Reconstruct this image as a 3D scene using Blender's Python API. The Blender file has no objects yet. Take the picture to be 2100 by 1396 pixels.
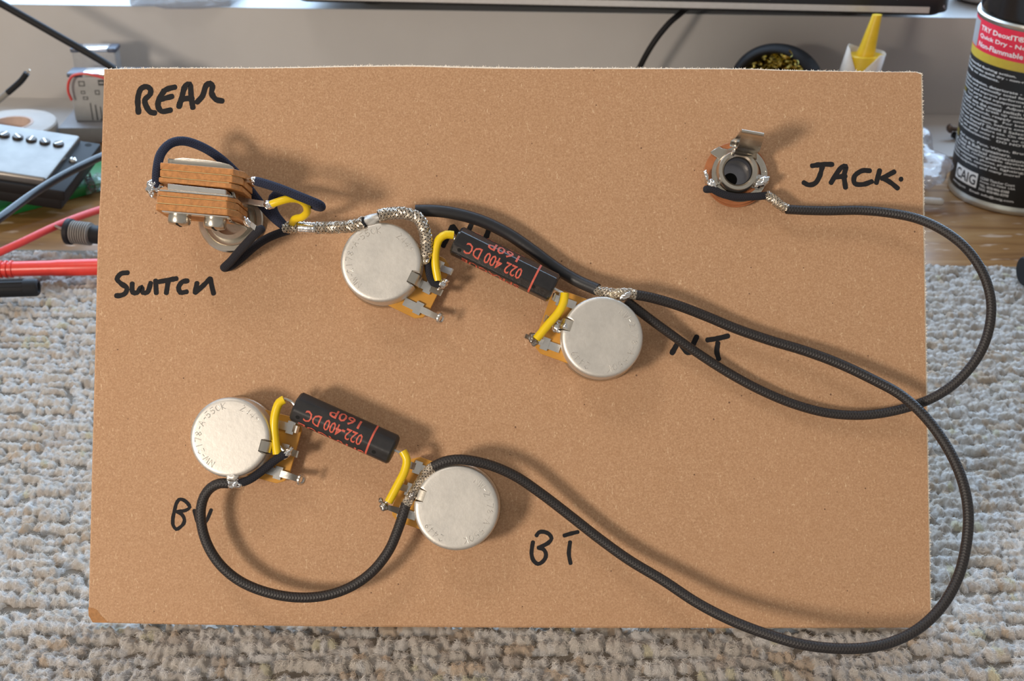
import bpy, bmesh, math, random
import numpy as np
from mathutils import Vector, Matrix, noise
random.seed(7); np.random.seed(7)
S = 0.001                                   # the script measures in millimetres, Blender in metres
PI = math.pi
col = bpy.context.scene.collection
scn = bpy.context.scene

# ------------------------------------------------------------------ camera, world, light, exposure
FPX, CX, CY = 2700.0, 1050.0, 698.0         # focal length in pixels of the 2100 x 1396 frame
TH = math.radians(29.0)                     # downward pitch
CAM = Vector((0, 0, 258.0))
cd = bpy.data.cameras.new('camera'); cam = bpy.data.objects.new('camera', cd); col.objects.link(cam)
cd.sensor_width = 36.0; cd.sensor_fit = 'HORIZONTAL'; cd.lens = 36.0 * FPX / 2100.0
cd.clip_start = 0.01; cd.clip_end = 20
cam.location = CAM * S; cam.rotation_euler = (PI/2 - TH, 0, 0)
cd.dof.use_dof = True; cd.dof.focus_distance = 0.368; cd.dof.aperture_fstop = 36.0
scn.camera = cam

wd = bpy.data.worlds.new('room'); scn.world = wd; wd.use_nodes = True
wd.node_tree.nodes['Background'].inputs[0].default_value = (1.0, 0.96, 0.90, 1)
wd.node_tree.nodes['Background'].inputs[1].default_value = 0.35

def area(name, loc, target, sx, sy, power, color):
    l = bpy.data.lights.new(name, 'AREA'); l.shape = 'RECTANGLE'; l.size = sx; l.size_y = sy
    l.energy = power; l.color = color
    o = bpy.data.objects.new(name, l); col.objects.link(o); o.location = loc
    o.rotation_euler = (Vector(target) - Vector(loc)).to_track_quat('-Z', 'Y').to_euler()
    return o
area('room_lamp', (-0.66, -0.52, 0.36), (0.0, 0.33, 0.06), 0.17, 0.17, 8.0, (1.0, 0.87, 0.73))
area('window_daylight', (0.0, 1.10, 0.72), (0.0, 0.10, 0.72), 2.4, 1.25, 54.0, (0.50, 0.72, 1.0))
area('ceiling_lamp', (-0.42, 0.15, 1.25), (0.0, 0.36, 0.05), 0.25, 0.25, 2.4, (1.0, 0.90, 0.80))
scn.view_settings.view_transform = 'Standard'; scn.view_settings.look = 'None'
scn.view_settings.gamma = 1.0; scn.view_settings.use_curve_mapping = False
scn.view_settings.exposure = 0.0

# ------------------------------------------------------------------ measuring: photograph -> place
FW = Vector((0, math.cos(TH), -math.sin(TH))); UP = Vector((0, math.sin(TH), math.cos(TH))); RT = Vector((1, 0, 0))
def ray(px, py):
    return (RT*((px-CX)/FPX) + UP*((CY-py)/FPX) + FW)
LEAN = math.radians(33.1)
BU = Vector((1, 0, 0)); BV = Vector((0, math.sin(LEAN), math.cos(LEAN))); BN = Vector((0, -math.cos(LEAN), math.sin(LEAN)))
BO = Vector((0, 288.0, 6.7))
def B(px, py, h=0.0):                       # point at height h over the leaning board
    d = ray(px, py); t = (h - (CAM - BO).dot(BN)) / d.dot(BN)
    return CAM + d*t
def G(px, py, z=0.0):                       # point on a level plane
    d = ray(px, py); return CAM + d*((z - CAM.z)/d.z)
def W(px, py, y):                           # point on an upright plane at distance y
    d = ray(px, py); return CAM + d*(y/d.y)

# ------------------------------------------------------------------ materials
MATS = {}
class NB:
    def __init__(s, m): s.t = m.node_tree; s.n = s.t.nodes; s.l = s.t.links
    def new(s, k, **kw):
        n = s.n.new(k)
        for a, v in kw.items(): setattr(n, a, v)
        return n
    def link(s, a, b): s.l.new(a, b)
    def math(s, op, a, b=None, c=None, clamp=False):
        n = s.n.new('ShaderNodeMath'); n.operation = op; n.use_clamp = clamp
        for i, v in enumerate((a, b, c)):
            if v is None: continue
            if isinstance(v, (int, float)): n.inputs[i].default_value = v
            else: s.l.new(v, n.inputs[i])
        return n.outputs[0]
    def mix(s, f, a, b):
        n = s.n.new('ShaderNodeMix'); n.data_type = 'RGBA'
        for sock, v in ((n.inputs[0], f), (n.inputs[6], a), (n.inputs[7], b)):
            if isinstance(v, (int, float)): sock.default_value = v
            elif isinstance(v, tuple): sock.default_value = v if len(v) == 4 else (*v, 1)
            else: s.l.new(v, sock)
        return n.outputs[2]
    def noise(s, vec, scale, detail=3, rough=0.5, dist=0.0):
        n = s.n.new('ShaderNodeTexNoise'); n.inputs['Scale'].default_value = scale; n.inputs['Detail'].default_value = detail
        n.inputs['Roughness'].default_value = rough; n.inputs['Distortion'].default_value = dist
        if vec is not None: s.l.new(vec, n.inputs['Vector'])
        return n.outputs[0]
    def ramp(s, f, stops):
        n = s.n.new('ShaderNodeValToRGB'); e = n.color_ramp.elements
        while len(e) < len(stops): e.new(0.5)
        for i, (p, c) in enumerate(stops):
            e[i].position = p; e[i].color = (*c, 1) if len(c) == 3 else c
        s.l.new(f, n.inputs[0]); return n.outputs[0]
    def mapping(s, vec, scale=(1,1,1), rot=(0,0,0)):
        n = s.n.new('ShaderNodeMapping'); n.inputs['Scale'].default_value = scale; n.inputs['Rotation'].default_value = rot
        s.l.new(vec, n.inputs['Vector']); return n.outputs[0]
    def bump(s, h, strength, dist=0.001):
        n = s.n.new('ShaderNodeBump'); n.inputs['Strength'].default_value = strength; n.inputs['Distance'].default_value = dist
        s.l.new(h, n.inputs['Height']); return n.outputs[0]

def mat(name, color=(.5,.5,.5), rough=0.5, metal=0.0, var=0.0, vscale=400.0, bump=0.0, bscale=1500.0, build=None, **kw):
    if name in MATS: return MATS[name]
    m = bpy.data.materials.new(name); m.use_nodes = True; nb = NB(m); p = nb.n['Principled BSDF']
    p.inputs['Base Color'].default_value = (*color, 1); p.inputs['Roughness'].default_value = rough; p.inputs['Metallic'].default_value = metal
    for k, v in kw.items(): p.inputs[k].default_value = v
    tc = nb.new('ShaderNodeTexCoord')
    if build: build(nb, p, tc)
    else:
        v = var if var else 0.06
        f = nb.noise(tc.outputs['Object'], vscale, 4, 0.6)
        c = nb.mix(f, tuple(x*(1-v*2) for x in color), tuple(min(1, x*(1+v*2)) for x in color))
        nb.link(c, p.inputs['Base Color'])
        if bump:
            nb.link(nb.bump(nb.noise(tc.outputs['Object'], bscale, 3, .6), bump, 0.0003), p.inputs['Normal'])
    MATS[name] = m; return m

def hardboard(nb, p, tc):
    o = tc.outputs['Object']
    fine = nb.noise(o, 1900, 5, .7)
    mid = nb.noise(o, 330, 4, .65, .6)
    big = nb.noise(o, 26, 2, .5)
    c = nb.ramp(fine, [(.28, (.34,.185,.092)), (.5, (.49,.288,.160)), (.74, (.66,.43,.265))])
    c = nb.mix(nb.math('MULTIPLY', big, .35), c, (.53, .30, .165))
    c = nb.mix(nb.ramp(mid, [(.5, (0,0,0)), (.75, (.32,.32,.32))]), c, (.43, .235, .115))
    # pale fibres lying every way: thin bands of two stretched noises
    for rz, sc in ((.5, (1900, 260, 700)), (-.9, (1700, 240, 700)), (1.7, (1800, 230, 700)), (2.6, (1750,280,700))):
        n = nb.noise(nb.mapping(o, sc, (0, rz*.4, rz)), 1.0, 2, .5, 1.2)
        c = nb.mix(nb.ramp(n, [(.68, (0,0,0)), (.75, (.65,.65,.65))]), c, (.77, .56, .36))
    for rz, sc in ((.3, (700, 105, 300)), (-1.1, (640, 95, 300)), (1.9, (670, 100, 300))):
        n = nb.noise(nb.mapping(o, sc, (0, rz*.4, rz)), 1.0, 3, .6, 1.0)
        c = nb.mix(nb.ramp(n, [(.735, (0,0,0)), (.80, (.6,.6,.6))]), c, (.78, .58, .39))
    v = nb.new('ShaderNodeTexVoronoi'); v.inputs['Scale'].default_value = 210; nb.link(o, v.inputs['Vector'])
    spot = nb.math('LESS_THAN', v.outputs['Distance'], nb.math('MULTIPLY', nb.noise(o, 60, 1), .085))
    n2 = nb.math('GREATER_THAN', nb.noise(o, 120, 1), .40)
    c = nb.mix(nb.math('MULTIPLY', nb.math('MULTIPLY', spot, n2), .8), c, (.10, .045, .025))
    n3 = nb.noise(nb.mapping(o, (1700, 420, 700), (0, 0, .9)), 1.0, 2, .5, 2.0)
    c = nb.mix(nb.ramp(n3, [(.70, (0,0,0)), (.78, (.6,.6,.6))]), c, (.22, .105, .05))
    nb.link(c, p.inputs['Base Color'])
    nb.link(nb.bump(nb.math('ADD', fine, mid), .25, .0002), p.inputs['Normal'])
mat('hardboard', rough=.78, build=hardboard)
mat('hardboard_edge', (.80, .62, .45), .9, var=.15, vscale=1500)
mat('hardboard_fuzz', (.92, .82, .72), .9)
mat('hardboard_worn', (.42, .205, .08), .85, var=.25, vscale=900, bump=.5)
mat('marker_ink', (.008, .0075, .010), .85, var=.3, vscale=1800)

def weave(c1, c2, kx, ka, strength):
    def f(nb, p, tc):
        sep = nb.new('ShaderNodeSeparateXYZ'); nb.link(tc.outputs['UV'], sep.inputs[0])
        a = nb.math('MULTIPLY', sep.outputs[0], kx); b = nb.math('MULTIPLY', sep.outputs[1], ka)
        s1 = nb.math('SINE', nb.math('ADD', a, b)); s2 = nb.math('SINE', nb.math('SUBTRACT', a, b))
        h = nb.math('MAXIMUM', s1, s2); h2 = nb.math('MULTIPLY_ADD', h, .5, .5)
        nz = nb.noise(tc.outputs['Object'], 2500, 3, .7)
        nb.link(nb.mix(nb.math('MULTIPLY', h2, nz), c1, c2), p.inputs['Base Color'])
        nb.link(nb.bump(nb.math('ADD', h2, nb.math('MULTIPLY', nz, .5)), strength, .0003), p.inputs['Normal'])
    return f
mat('cable_jacket', rough=.48, build=weave((.010,.0085,.009), (.044,.038,.038), 7.5, 2*PI*6, .30))
mat('navy_cloth', rough=.95, build=weave((.006,.008,.022), (.036,.044,.085), 10.0, 2*PI*6, .22))
mat('black_cloth', rough=.95, build=weave((.008,.008,.013), (.030,.030,.040), 10.0, 2*PI*6, .22))
mat('shrink_tube', (.018, .018, .021), .45, bump=.12, bscale=1200)
mat('braid_wire', (.60, .53, .44), .36, .95, var=.2, vscale=900)
mat('braid_core', (.016, .013, .011), .8)
mat('solder', (.82, .81, .80), .16, 1.0, var=.08, vscale=500, bump=.25, bscale=900)
mat('flux', (.52, .43, .30), .12, .35, var=.2, vscale=700)
def canmetal(nb, p, tc):
    o = tc.outputs['Object']
    f = nb.noise(o, 800, 5, .7); g = nb.noise(o, 120, 3, .6)
    nb.link(nb.mix(f, (.62, .59, .54), (.78, .755, .71)), p.inputs['Base Color'])
    nb.link(nb.math('MULTIPLY_ADD', g, .25, .33), p.inputs['Roughness'])
    nb.link(nb.bump(f, .16, .0002), p.inputs['Normal'])
mat('can_metal', metal=.78, build=canmetal)
mat('nickel', (.60, .555, .48), .27, .97, var=.05, bump=.05)
mat('bright_steel', (.76, .74, .70), .25, .95, var=.05, bump=.08)
mat('dull_solder', (.36, .33, .30), .30, .9, var=.2, vscale=500)
mat('dark_screw', (.07, .06, .055), .35, .8)
mat('aged_nickel', (.19, .175, .16), .36, .9, var=.2, vscale=60)
mat('bore_metal', (.22, .22, .24), .2, .95)
mat('brass_edge', (.78, .60, .30), .35, .6)
mat('amber_wafer', (.62, .30, .045), .30, var=.10, vscale=150)
mat('phenolic', (.50, .215, .065), .60, var=.30, vscale=900, bump=.25)
mat('jack_wafer', (.40, .145, .055), .45, var=.25, vscale=250)
mat('yellow_sleeve', (.86, .60, .010), .30, var=.04)
def capbody(nb, p, tc):
    nb.link(nb.mix(nb.noise(tc.outputs['Object'], 350, 3), (.012,.012,.013), (.030,.028,.030)), p.inputs['Base Color'])
    nb.link(nb.bump(nb.noise(tc.outputs['Object'], 700, 3, .6), .15, .0003), p.inputs['Normal'])
mat('cap_gloss', rough=.16, build=capbody)
mat('cap_matt', rough=.42, build=capbody)
mat('cap_print', (.62, .115, .075), .5, var=.18, vscale=900)
mat('recess_shade', (.004, .004, .004), .9)  # near-black colour standing for the shade inside holes and slots

def wool(nb, p, tc):
    at = nb.new('ShaderNodeAttribute'); at.attribute_name = 'tint'
    f = nb.noise(tc.outputs['Object'], 1100, 4, .75)
    c = nb.mix(nb.math('MULTIPLY', f, .5), at.outputs['Color'], (.42, .34, .27))
    nb.link(c, p.inputs['Base Color'])
    fib = nb.noise(nb.mapping(tc.outputs['Object'], (1.0, 2.2, 2.2), (.3, .4, .5)), 1900, 4, .75, 2.0)
    nb.link(nb.bump(fib, .9, .0006), p.inputs['Normal'])
    p.inputs['Sheen Weight'].default_value = .25
mat('wool', rough=1.0, build=wool)
def wool_fibre(nb, p, tc):
    at = nb.new('ShaderNodeAttribute'); at.attribute_name = 'tint'; nb.link(at.outputs['Color'], p.inputs['Base Color'])
    p.inputs['Specular IOR Level'].default_value = .2
mat('wool_fibre', rough=.9, build=wool_fibre)
mat('carpet_backing', (.16, .13, .10), .95, bump=.4)
def desk_wood(nb, p, tc):
    o = tc.outputs['Object']
    n = nb.noise(nb.mapping(o, (9, 110, 60)), 1.0, 5, .6, 1.0)
    c = nb.ramp(n, [(.3, (.16,.068,.020)), (.5, (.28,.135,.044)), (.7, (.36,.20,.08))])
    w = nb.noise(nb.mapping(o, (60, 190, 60)), 1.0, 3, .5)
    c = nb.mix(nb.ramp(w, [(.62, (0,0,0)), (.70, (.7,.7,.7))]), c, (.62, .47, .36))
    nb.link(c, p.inputs['Base Color'])
mat('desk_wood', rough=.33, build=desk_wood)
mat('cream_paint', (.495, .47, .45), .55, var=.04, vscale=20, bump=.03, bscale=300)
mat('sill_paint', (.46, .46, .46), .35, var=.02)
mat('black_plastic', (.012, .011, .012), .55, bump=.05, **{'Specular IOR Level': .25})
mat('gloss_black', (.010, .010, .012), .18)
mat('red_plastic', (.70, .045, .03), .32)
mat('red_rubber', (.62, .055, .05), .42)
mat('grey_rubber', (.23, .21, .185), .6)
mat('green_plastic', (.012, .17, .035), .4)
mat('white_plastic', (.56, .53, .50), .45, var=.04)
mat('paper_core', (.62, .47, .40), .8)
mat('grey_plastic', (.28, .28, .30), .45)
mat('navy_plastic', (.075, .085, .12), .4)
mat('label_grey', (.34, .335, .34), .5)
mat('print_dark', (.03, .03, .035), .6)
mat('aluminium', (.80, .81, .84), .25, .85)
mat('label_black', (.008, .0085, .010), .42)
mat('label_red', (.78, .025, .065), .35)
mat('label_yellow', (.60, .43, .05), .35)
mat('print_white', (.92, .92, .92), .5)
mat('tin', (.62, .60, .54), .32, .9)
mat('nozzle_yellow', (.80, .53, .02), .35)
mat('tissue', (.76, .70, .64), .7, var=.05, **{'Transmission Weight': .0})
mat('brass_wool', (.80, .50, .14), .22, 1.0, var=.35, vscale=500)
def speck(nb, p, tc):
    v = nb.new('ShaderNodeTexVoronoi'); v.inputs['Scale'].default_value = 140; nb.link(tc.outputs['Object'], v.inputs['Vector'])
    s = nb.math('LESS_THAN', v.outputs['Distance'], .085)
    nb.link(nb.mix(s, (.014,.013,.016), (.45,.45,.50)), p.inputs['Base Color'])
mat('speckled_black', rough=.4, build=speck)
mat('trim_grey', (.55, .52, .50), .38, .3)
mat('rust_iron', (.13, .09, .07), .5, .7, var=.25, vscale=300)
def film(nb, p, tc):
    p.inputs['Base Color'].default_value = (.80, .80, .92, 1); p.inputs['Roughness'].default_value = .10
    nrm = nb.bump(nb.noise(tc.outputs['Object'], 110, 2, .5, .6), .5, .002); nb.link(nrm, p.inputs['Normal'])
    lw = nb.new('ShaderNodeLayerWeight'); lw.inputs['Blend'].default_value = .35; nb.link(nrm, lw.inputs['Normal'])
    tr = nb.new('ShaderNodeBsdfTransparent'); gl = nb.new('ShaderNodeBsdfGlossy'); gl.inputs['Roughness'].default_value = .12; nb.link(nrm, gl.inputs['Normal'])
    m1 = nb.new('ShaderNodeMixShader'); m2 = nb.new('ShaderNodeMixShader')
    nb.link(nb.math('MULTIPLY_ADD', lw.outputs['Facing'], .22, .05), m1.inputs[0]); nb.link(tr.outputs[0], m1.inputs[1]); nb.link(p.outputs[0], m1.inputs[2])
    nb.link(nb.math('MULTIPLY_ADD', lw.outputs['Fresnel'], .5, .06), m2.inputs[0]); nb.link(m1.outputs[0], m2.inputs[1]); nb.link(gl.outputs[0], m2.inputs[2])
    nb.link(m2.outputs[0], nb.n['Material Output'].inputs['Surface'])
mat('clear_film', build=film)
def smoke(nb, p, tc):
    p.inputs['Base Color'].default_value = (.30, .29, .30, 1); p.inputs['Roughness'].default_value = .10
    p.inputs['Alpha'].default_value = .55
    nb.link(nb.bump(nb.noise(tc.outputs['Object'], 90, 2), .5, .002), p.inputs['Normal'])
mat('smoky_plastic', build=smoke)

# ------------------------------------------------------------------ mesh helpers (millimetres, world axes)
class Geo:
    def __init__(s): s.v = []; s.f = []; s.uv = {}
    def add(s, v, f, uv=None):
        o = len(s.v); s.v.extend([Vector(x) for x in v])
        for i, fc in enumerate(f):
            if uv is not None: s.uv[len(s.f)] = uv[i]
            s.f.append([a+o for a in fc])
        return s
    def merge(s, g):
        o = len(s.v); b = len(s.f); s.v.extend(g.v)
        for i, fc in enumerate(g.f):
            if i in g.uv: s.uv[b+i] = g.uv[i]
            s.f.append([a+o for a in fc])
        return s
def to_obj(name, g, material, root=None, parent=None, sharp=0.6, smooth=True):
    org = root.location/S if root is not None else Vector((0,0,0))
    me = bpy.data.meshes.new(name)
    me.from_pydata([tuple((v-org)*S) for v in g.v], [], g.f); me.update()
    if g.uv:
        ul = me.uv_layers.new(name='UVMap')
        for p in me.polygons:
            u = g.uv.get(p.index)
            if u:
                for k, li in enumerate(p.loop_indices): ul.data[li].uv = u[k]
    if smooth:
        me.polygons.foreach_set('use_smooth', [True]*len(me.polygons))
        me.set_sharp_from_angle(angle=sharp)
    me.materials.append(MATS[material] if isinstance(material, str) else material)
    o = bpy.data.objects.new(name, me); col.objects.link(o)
    if parent is not None: o.parent = parent
    elif root is not None: o.parent = root
    return o
def thing(name, label, cat, loc, group=None, kind=None):
    o = bpy.data.objects.new(name, None); col.objects.link(o); o.location = Vector(loc)*S
    o.empty_display_size = .005
    o['label'] = label; o['category'] = cat
    if group: o['group'] = group
    if kind: o['kind'] = kind
    return o
def single(name, g, material, label=None, cat=None, kind=None, group=None, sharp=.6):
    c = sum(g.v, Vector())/len(g.v)
    z = min(v.z for v in g.v); c = Vector((c.x, c.y, z))
    e = bpy.data.objects.new('tmp', None); e.location = c*S
    o = to_obj(name, g, material, root=None, sharp=sharp)
    o.data.transform(Matrix.Translation(-c*S)); o.location = c*S
    bpy.data.objects.remove(e)
    if label: o['label'] = label
    if cat: o['category'] = cat
    if kind: o['kind'] = kind
    if group: o['group'] = group
    return o

def spline(pts, step=1.2):
    P = [Vector(p) for p in pts]
    if len(P) == 2:
        n = max(1, int((P[1]-P[0]).length/step)); return [P[0].lerp(P[1], i/n) for i in range(n+1)]
    Q = [P[0]*2-P[1]] + P + [P[-1]*2-P[-2]]; out = []
    for i in range(1, len(Q)-2):
        a, b, c, d = Q[i-1:i+3]; n = max(2, int((c-b).length/step))
        t0 = 0; t1 = max(1e-4, (b-a).length**.5); t2 = t1+max(1e-4, (c-b).length**.5); t3 = t2+max(1e-4, (d-c).length**.5)
        for k in range(n):
            t = t1+(t2-t1)*k/n
            A1 = a*((t1-t)/(t1-t0))+b*((t-t0)/(t1-t0)); A2 = b*((t2-t)/(t2-t1))+c*((t-t1)/(t2-t1)); A3 = c*((t3-t)/(t3-t2))+d*((t-t2)/(t3-t2))
            B1 = A1*((t2-t)/(t2-t0))+A2*((t-t0)/(t2-t0)); B2 = A2*((t3-t)/(t3-t1))+A3*((t-t1)/(t3-t1))
            out.append(B1*((t2-t)/(t2-t1))+B2*((t-t1)/(t2-t1)))
    out.append(P[-1]); return out
def frames(path):
    T = []
    for i in range(len(path)):
        a = path[max(0, i-1)]; b = path[min(len(path)-1, i+1)]; T.append((b-a).normalized())
    n = T[0].orthogonal().normalized(); N = []
    for t in T:
        n = (n - t*n.dot(t)).normalized(); N.append(n)
    return T, N, [t.cross(n) for t, n in zip(T, N)]
def tube(pts, r, sides=12, step=1.2, raw=False, round_end=False):
    path = [Vector(p) for p in pts] if raw else spline(pts, step)
    T, N, Bi = frames(path); m = len(path); v = []; f = []; uv = []; s = 0
    L = [0]
    for i in range(1, m): L.append(L[-1]+(path[i]-path[i-1]).length)
    rr = r if callable(r) else (lambda u: r)
    for i in range(m):
        R = rr(L[i]/max(1e-6, L[-1]))
        for k in range(sides):
            a = 2*PI*k/sides; v.append(path[i] + (N[i]*math.cos(a)+Bi[i]*math.sin(a))*R)
    for i in range(m-1):
        for k in range(sides):
            k2 = (k+1) % sides
            f.append([i*sides+k, i*sides+k2, (i+1)*sides+k2, (i+1)*sides+k])
            u0, u1 = k/sides, (k+1)/sides
            uv.append([(L[i], u0), (L[i], u1), (L[i+1], u1), (L[i+1], u0)])
    g = Geo()
    for e, idx in ((-1, 0), (1, m-1)):
        ring = [idx*sides+k for k in range(sides)]
        if round_end:
            R = rr(0 if e < 0 else 1); prev = ring
            for q in (1, 2):
                ang = q*PI/6; new = []
                for k in range(sides):
                    a = 2*PI*k/sides
                    v.append(path[idx] + (N[idx]*math.cos(a)+Bi[idx]*math.sin(a))*R*math.cos(ang) + T[idx]*e*R*math.sin(ang)); new.append(len(v)-1)
                for k in range(sides):
                    k2 = (k+1) % sides; q4 = [prev[k], prev[k2], new[k2], new[k]]
                    f.append(q4 if e > 0 else q4[::-1]); uv.append([(L[idx], k/sides)]*4)
                prev = new
            ring = prev
        f.append(ring if e > 0 else ring[::-1]); uv.append([(L[idx], k/sides) for k in range(sides)])
    return g.add(v, f, uv)
def helix_braid(pts, r, n=6, pitch=6.5, wr=.165, step=.34):
    path = spline(pts, step); T, N, Bi = frames(path); g = Geo(); L = [0]
    for i in range(1, len(path)): L.append(L[-1]+(path[i]-path[i-1]).length)
    for sgn in (-1, 1):
        for k in range(n):
            for w in (-.26, .26):
                q = []
                for i, p in enumerate(path):
                    a = sgn*2*PI*L[i]/pitch + 2*PI*(k + w*.62)/n
                    cross = (L[i]/pitch*2*n + (0 if sgn > 0 else 1)*1.0 + k)*PI
                    R = r + .13*math.sin(cross)*sgn + .03
                    q.append(p + (N[i]*math.cos(a)+Bi[i]*math.sin(a))*R)
                g.merge(tube(q, wr, 4, raw=True))
    g.uv = {}
    return g
def strip(path, wdir, width, thick, ends=None):
    P = [Vector(p) for p in path]; wdir = Vector(wdir).normalized(); v = []; f = []
    for i, p in enumerate(P):
        t = (P[min(len(P)-1, i+1)]-P[max(0, i-1)]).normalized(); n = t.cross(wdir).normalized()
        w = width[i] if isinstance(width, (list, tuple)) else width
        for a, b in ((-.5,-.5), (.5,-.5), (.5,.5), (-.5,.5)): v.append(p + wdir*w*a + n*thick*b)
    for i in range(len(P)-1):
        for k in range(4): f.append([i*4+k, i*4+(k+1) % 4, (i+1)*4+(k+1) % 4, (i+1)*4+k])
    f.append([3,2,1,0]); e = (len(P)-1)*4; f.append([e, e+1, e+2, e+3])
    return Geo().add(v, f)
def lathe(profile, org, ax=Vector((0,0,1)), ex=None, seg=48, fn=None):
    ax = Vector(ax).normalized(); ex = Vector(ex).normalized() if ex is not None else ax.orthogonal().normalized(); ey = ax.cross(ex)
    v = []; f = []; n = len(profile)
    for i in range(seg):
        a = 2*PI*i/seg
        for (r, z) in profile:
            x, y = r*math.cos(a), r*math.sin(a)
            if fn: x, y, z = fn(x, y, z)
            v.append(Vector(org)+ex*x+ey*y+ax*z)
    for i in range(seg):
        j = (i+1) % seg
        for k in range(n-1): f.append([i*n+k, j*n+k, j*n+k+1, i*n+k+1])
    return Geo().add(v, f)
def clean(g, d=1e-4):
    bm = bmesh.new()
    vs = [bm.verts.new(v) for v in g.v]
    for fc in g.f:
        try: bm.faces.new([vs[i] for i in fc])
        except ValueError: pass
    bmesh.ops.remove_doubles(bm, verts=bm.verts, dist=d); bmesh.ops.dissolve_degenerate(bm, edges=bm.edges, dist=d)
    bmesh.ops.recalc_face_normals(bm, faces=bm.faces)
    bm.verts.index_update(); out = Geo().add([v.co.copy() for v in bm.verts], [[v.index for v in f.verts] for f in bm.faces]); bm.free(); return out
def bevel(g, w, seg=2, angle=.5):
    bm = bmesh.new(); vs = [bm.verts.new(v) for v in g.v]
    for fc in g.f:
        try: bm.faces.new([vs[i] for i in fc])
        except ValueError: pass
    bmesh.ops.recalc_face_normals(bm, faces=bm.faces)
    ed = [e for e in bm.edges if len(e.link_faces) == 2 and e.calc_face_angle(0) > angle]
    bmesh.ops.bevel(bm, geom=ed, offset=w, segments=seg, profile=.5, affect='EDGES', clamp_overlap=True)
    bm.verts.index_update(); out = Geo().add([v.co.copy() for v in bm.verts], [[v.index for v in f.verts] for f in bm.faces]); bm.free(); return out
def prism(poly, vec):
    n = len(poly); P = [Vector(p) for p in poly]; v = P + [p+Vector(vec) for p in P]
    f = [list(range(n))[::-1], [n+i for i in range(n)]] + [[i, (i+1) % n, n+(i+1) % n, n+i] for i in range(n)]
    return Geo().add(v, f)
def box(c, ex, ey, ez, sx, sy, sz, bw=0.0, seg=2):
    c = Vector(c); ex = Vector(ex).normalized(); ey = Vector(ey).normalized(); ez = Vector(ez).normalized()
    p = [c+ex*sx*a+ey*sy*b-ez*sz*.5 for a, b in ((-.5,-.5), (.5,-.5), (.5,.5), (-.5,.5))]
    g = prism(p, ez*sz)
    return bevel(g, bw, seg) if bw else g
XA, YA, ZA = Vector((1,0,0)), Vector((0,1,0)), Vector((0,0,1))
def blob(c, rx, ry=None, rz=None, ex=XA, ey=None, ez=None, amp=.18, seed=0, sub=3):
    ry = ry or rx; rz = rz or rx; ex = Vector(ex).normalized()
    ez = Vector(ez).normalized() if ez is not None else ex.orthogonal().normalized(); ey = ez.cross(ex)
    bm = bmesh.new(); bmesh.ops.create_icosphere(bm, subdivisions=sub, radius=1)
    v = []
    for q in bm.verts:
        k = 1+amp*noise.noise(q.co*1.7+Vector((seed*3.1, seed*1.7, seed)))*1.6
        v.append(Vector(c)+ex*q.co.x*rx*k+ey*q.co.y*ry*k+ez*q.co.z*rz*k)
    f = [[w.index for w in x.verts] for x in bm.faces]; bm.free()
    return Geo().add(v, f)
def ribbon(pts3, width, nrm, step=.5, wob=.0, seed=0):      # flat stroke with round ends, as a felt pen leaves it
    path = spline(pts3, step); nrm = Vector(nrm); v = []; f = []
    m = len(path)
    for i, p in enumerate(path):
        t = (path[min(m-1, i+1)]-path[max(0, i-1)]).normalized(); s = nrm.cross(t).normalized()
        w = width*.5*(1+wob*noise.noise(Vector((i*.45, seed, 0)))); v += [p+s*w, p-s*w]
    for i in range(m-1): f.append([i*2, i*2+1, i*2+3, i*2+2])
    for idx, sg in ((0, -1), (m-1, 1)):
        p = path[idx]; t = (path[min(m-1, idx+1)]-path[max(0, idx-1)]).normalized()*sg; s = nrm.cross(t).normalized(); o = len(v)
        for k in range(7):
            a = -PI/2+PI*k/6; v.append(p+(t*math.cos(a)*.8+s*math.sin(a))*width*.5)
        f.append([o+k for k in range(7)])
    return Geo().add(v, f)

def text_geo(s, off=.012):
    cu = bpy.data.curves.new('t', 'FONT'); cu.body = s; cu.size = 1; cu.resolution_u = 2; cu.offset = off
    o = bpy.data.objects.new('t', cu); col.objects.link(o); bpy.context.view_layer.update()
    e = o.evaluated_get(bpy.context.evaluated_depsgraph_get()); me = e.to_mesh()
    v = [Vector(q.co) for q in me.vertices]; f = [list(p.vertices) for p in me.polygons]
    e.to_mesh_clear(); bpy.data.objects.remove(o); bpy.data.curves.remove(cu)
    x0 = min(p.x for p in v); x1 = max(p.x for p in v); y0 = min(p.y for p in v); y1 = max(p.y for p in v)
    return [Vector(((p.x-x0)/(x1-x0), (p.y-y0)/(y1-y0), 0)) for p in v], f
def text_on(s, w, h, fn, cut=0, off=.012):
    v, f = text_geo(s, off); v = [Vector((p.x*w, p.y*h, 0)) for p in v]
    if cut:
        bm = bmesh.new(); vs = [bm.verts.new(p) for p in v]
        for fc in f:
            try: bm.faces.new([vs[i] for i in fc])
            except ValueError: pass
        bmesh.ops.triangulate(bm, faces=bm.faces)
        for _ in range(4):
            ed = [e for e in bm.edges if e.calc_length() > cut]
            if not ed: break
            bmesh.ops.subdivide_edges(bm, edges=ed, cuts=1); bmesh.ops.triangulate(bm, faces=bm.faces)
        bm.verts.index_update(); v = [q.co.copy() for q in bm.verts]; f = [[q.index for q in x.verts] for x in bm.faces]; bm.free()
    return Geo().add([fn(p.x, p.y) for p in v], f)

# ================================================================== the setting
# desk
g = box((0, 470, -9), XA, YA, ZA, 1300, 700, 18, 1.5)
single('desk', g, 'desk_wood', 'orange brown wooden desk top under the carpet piece and spray can', 'desk')
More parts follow.
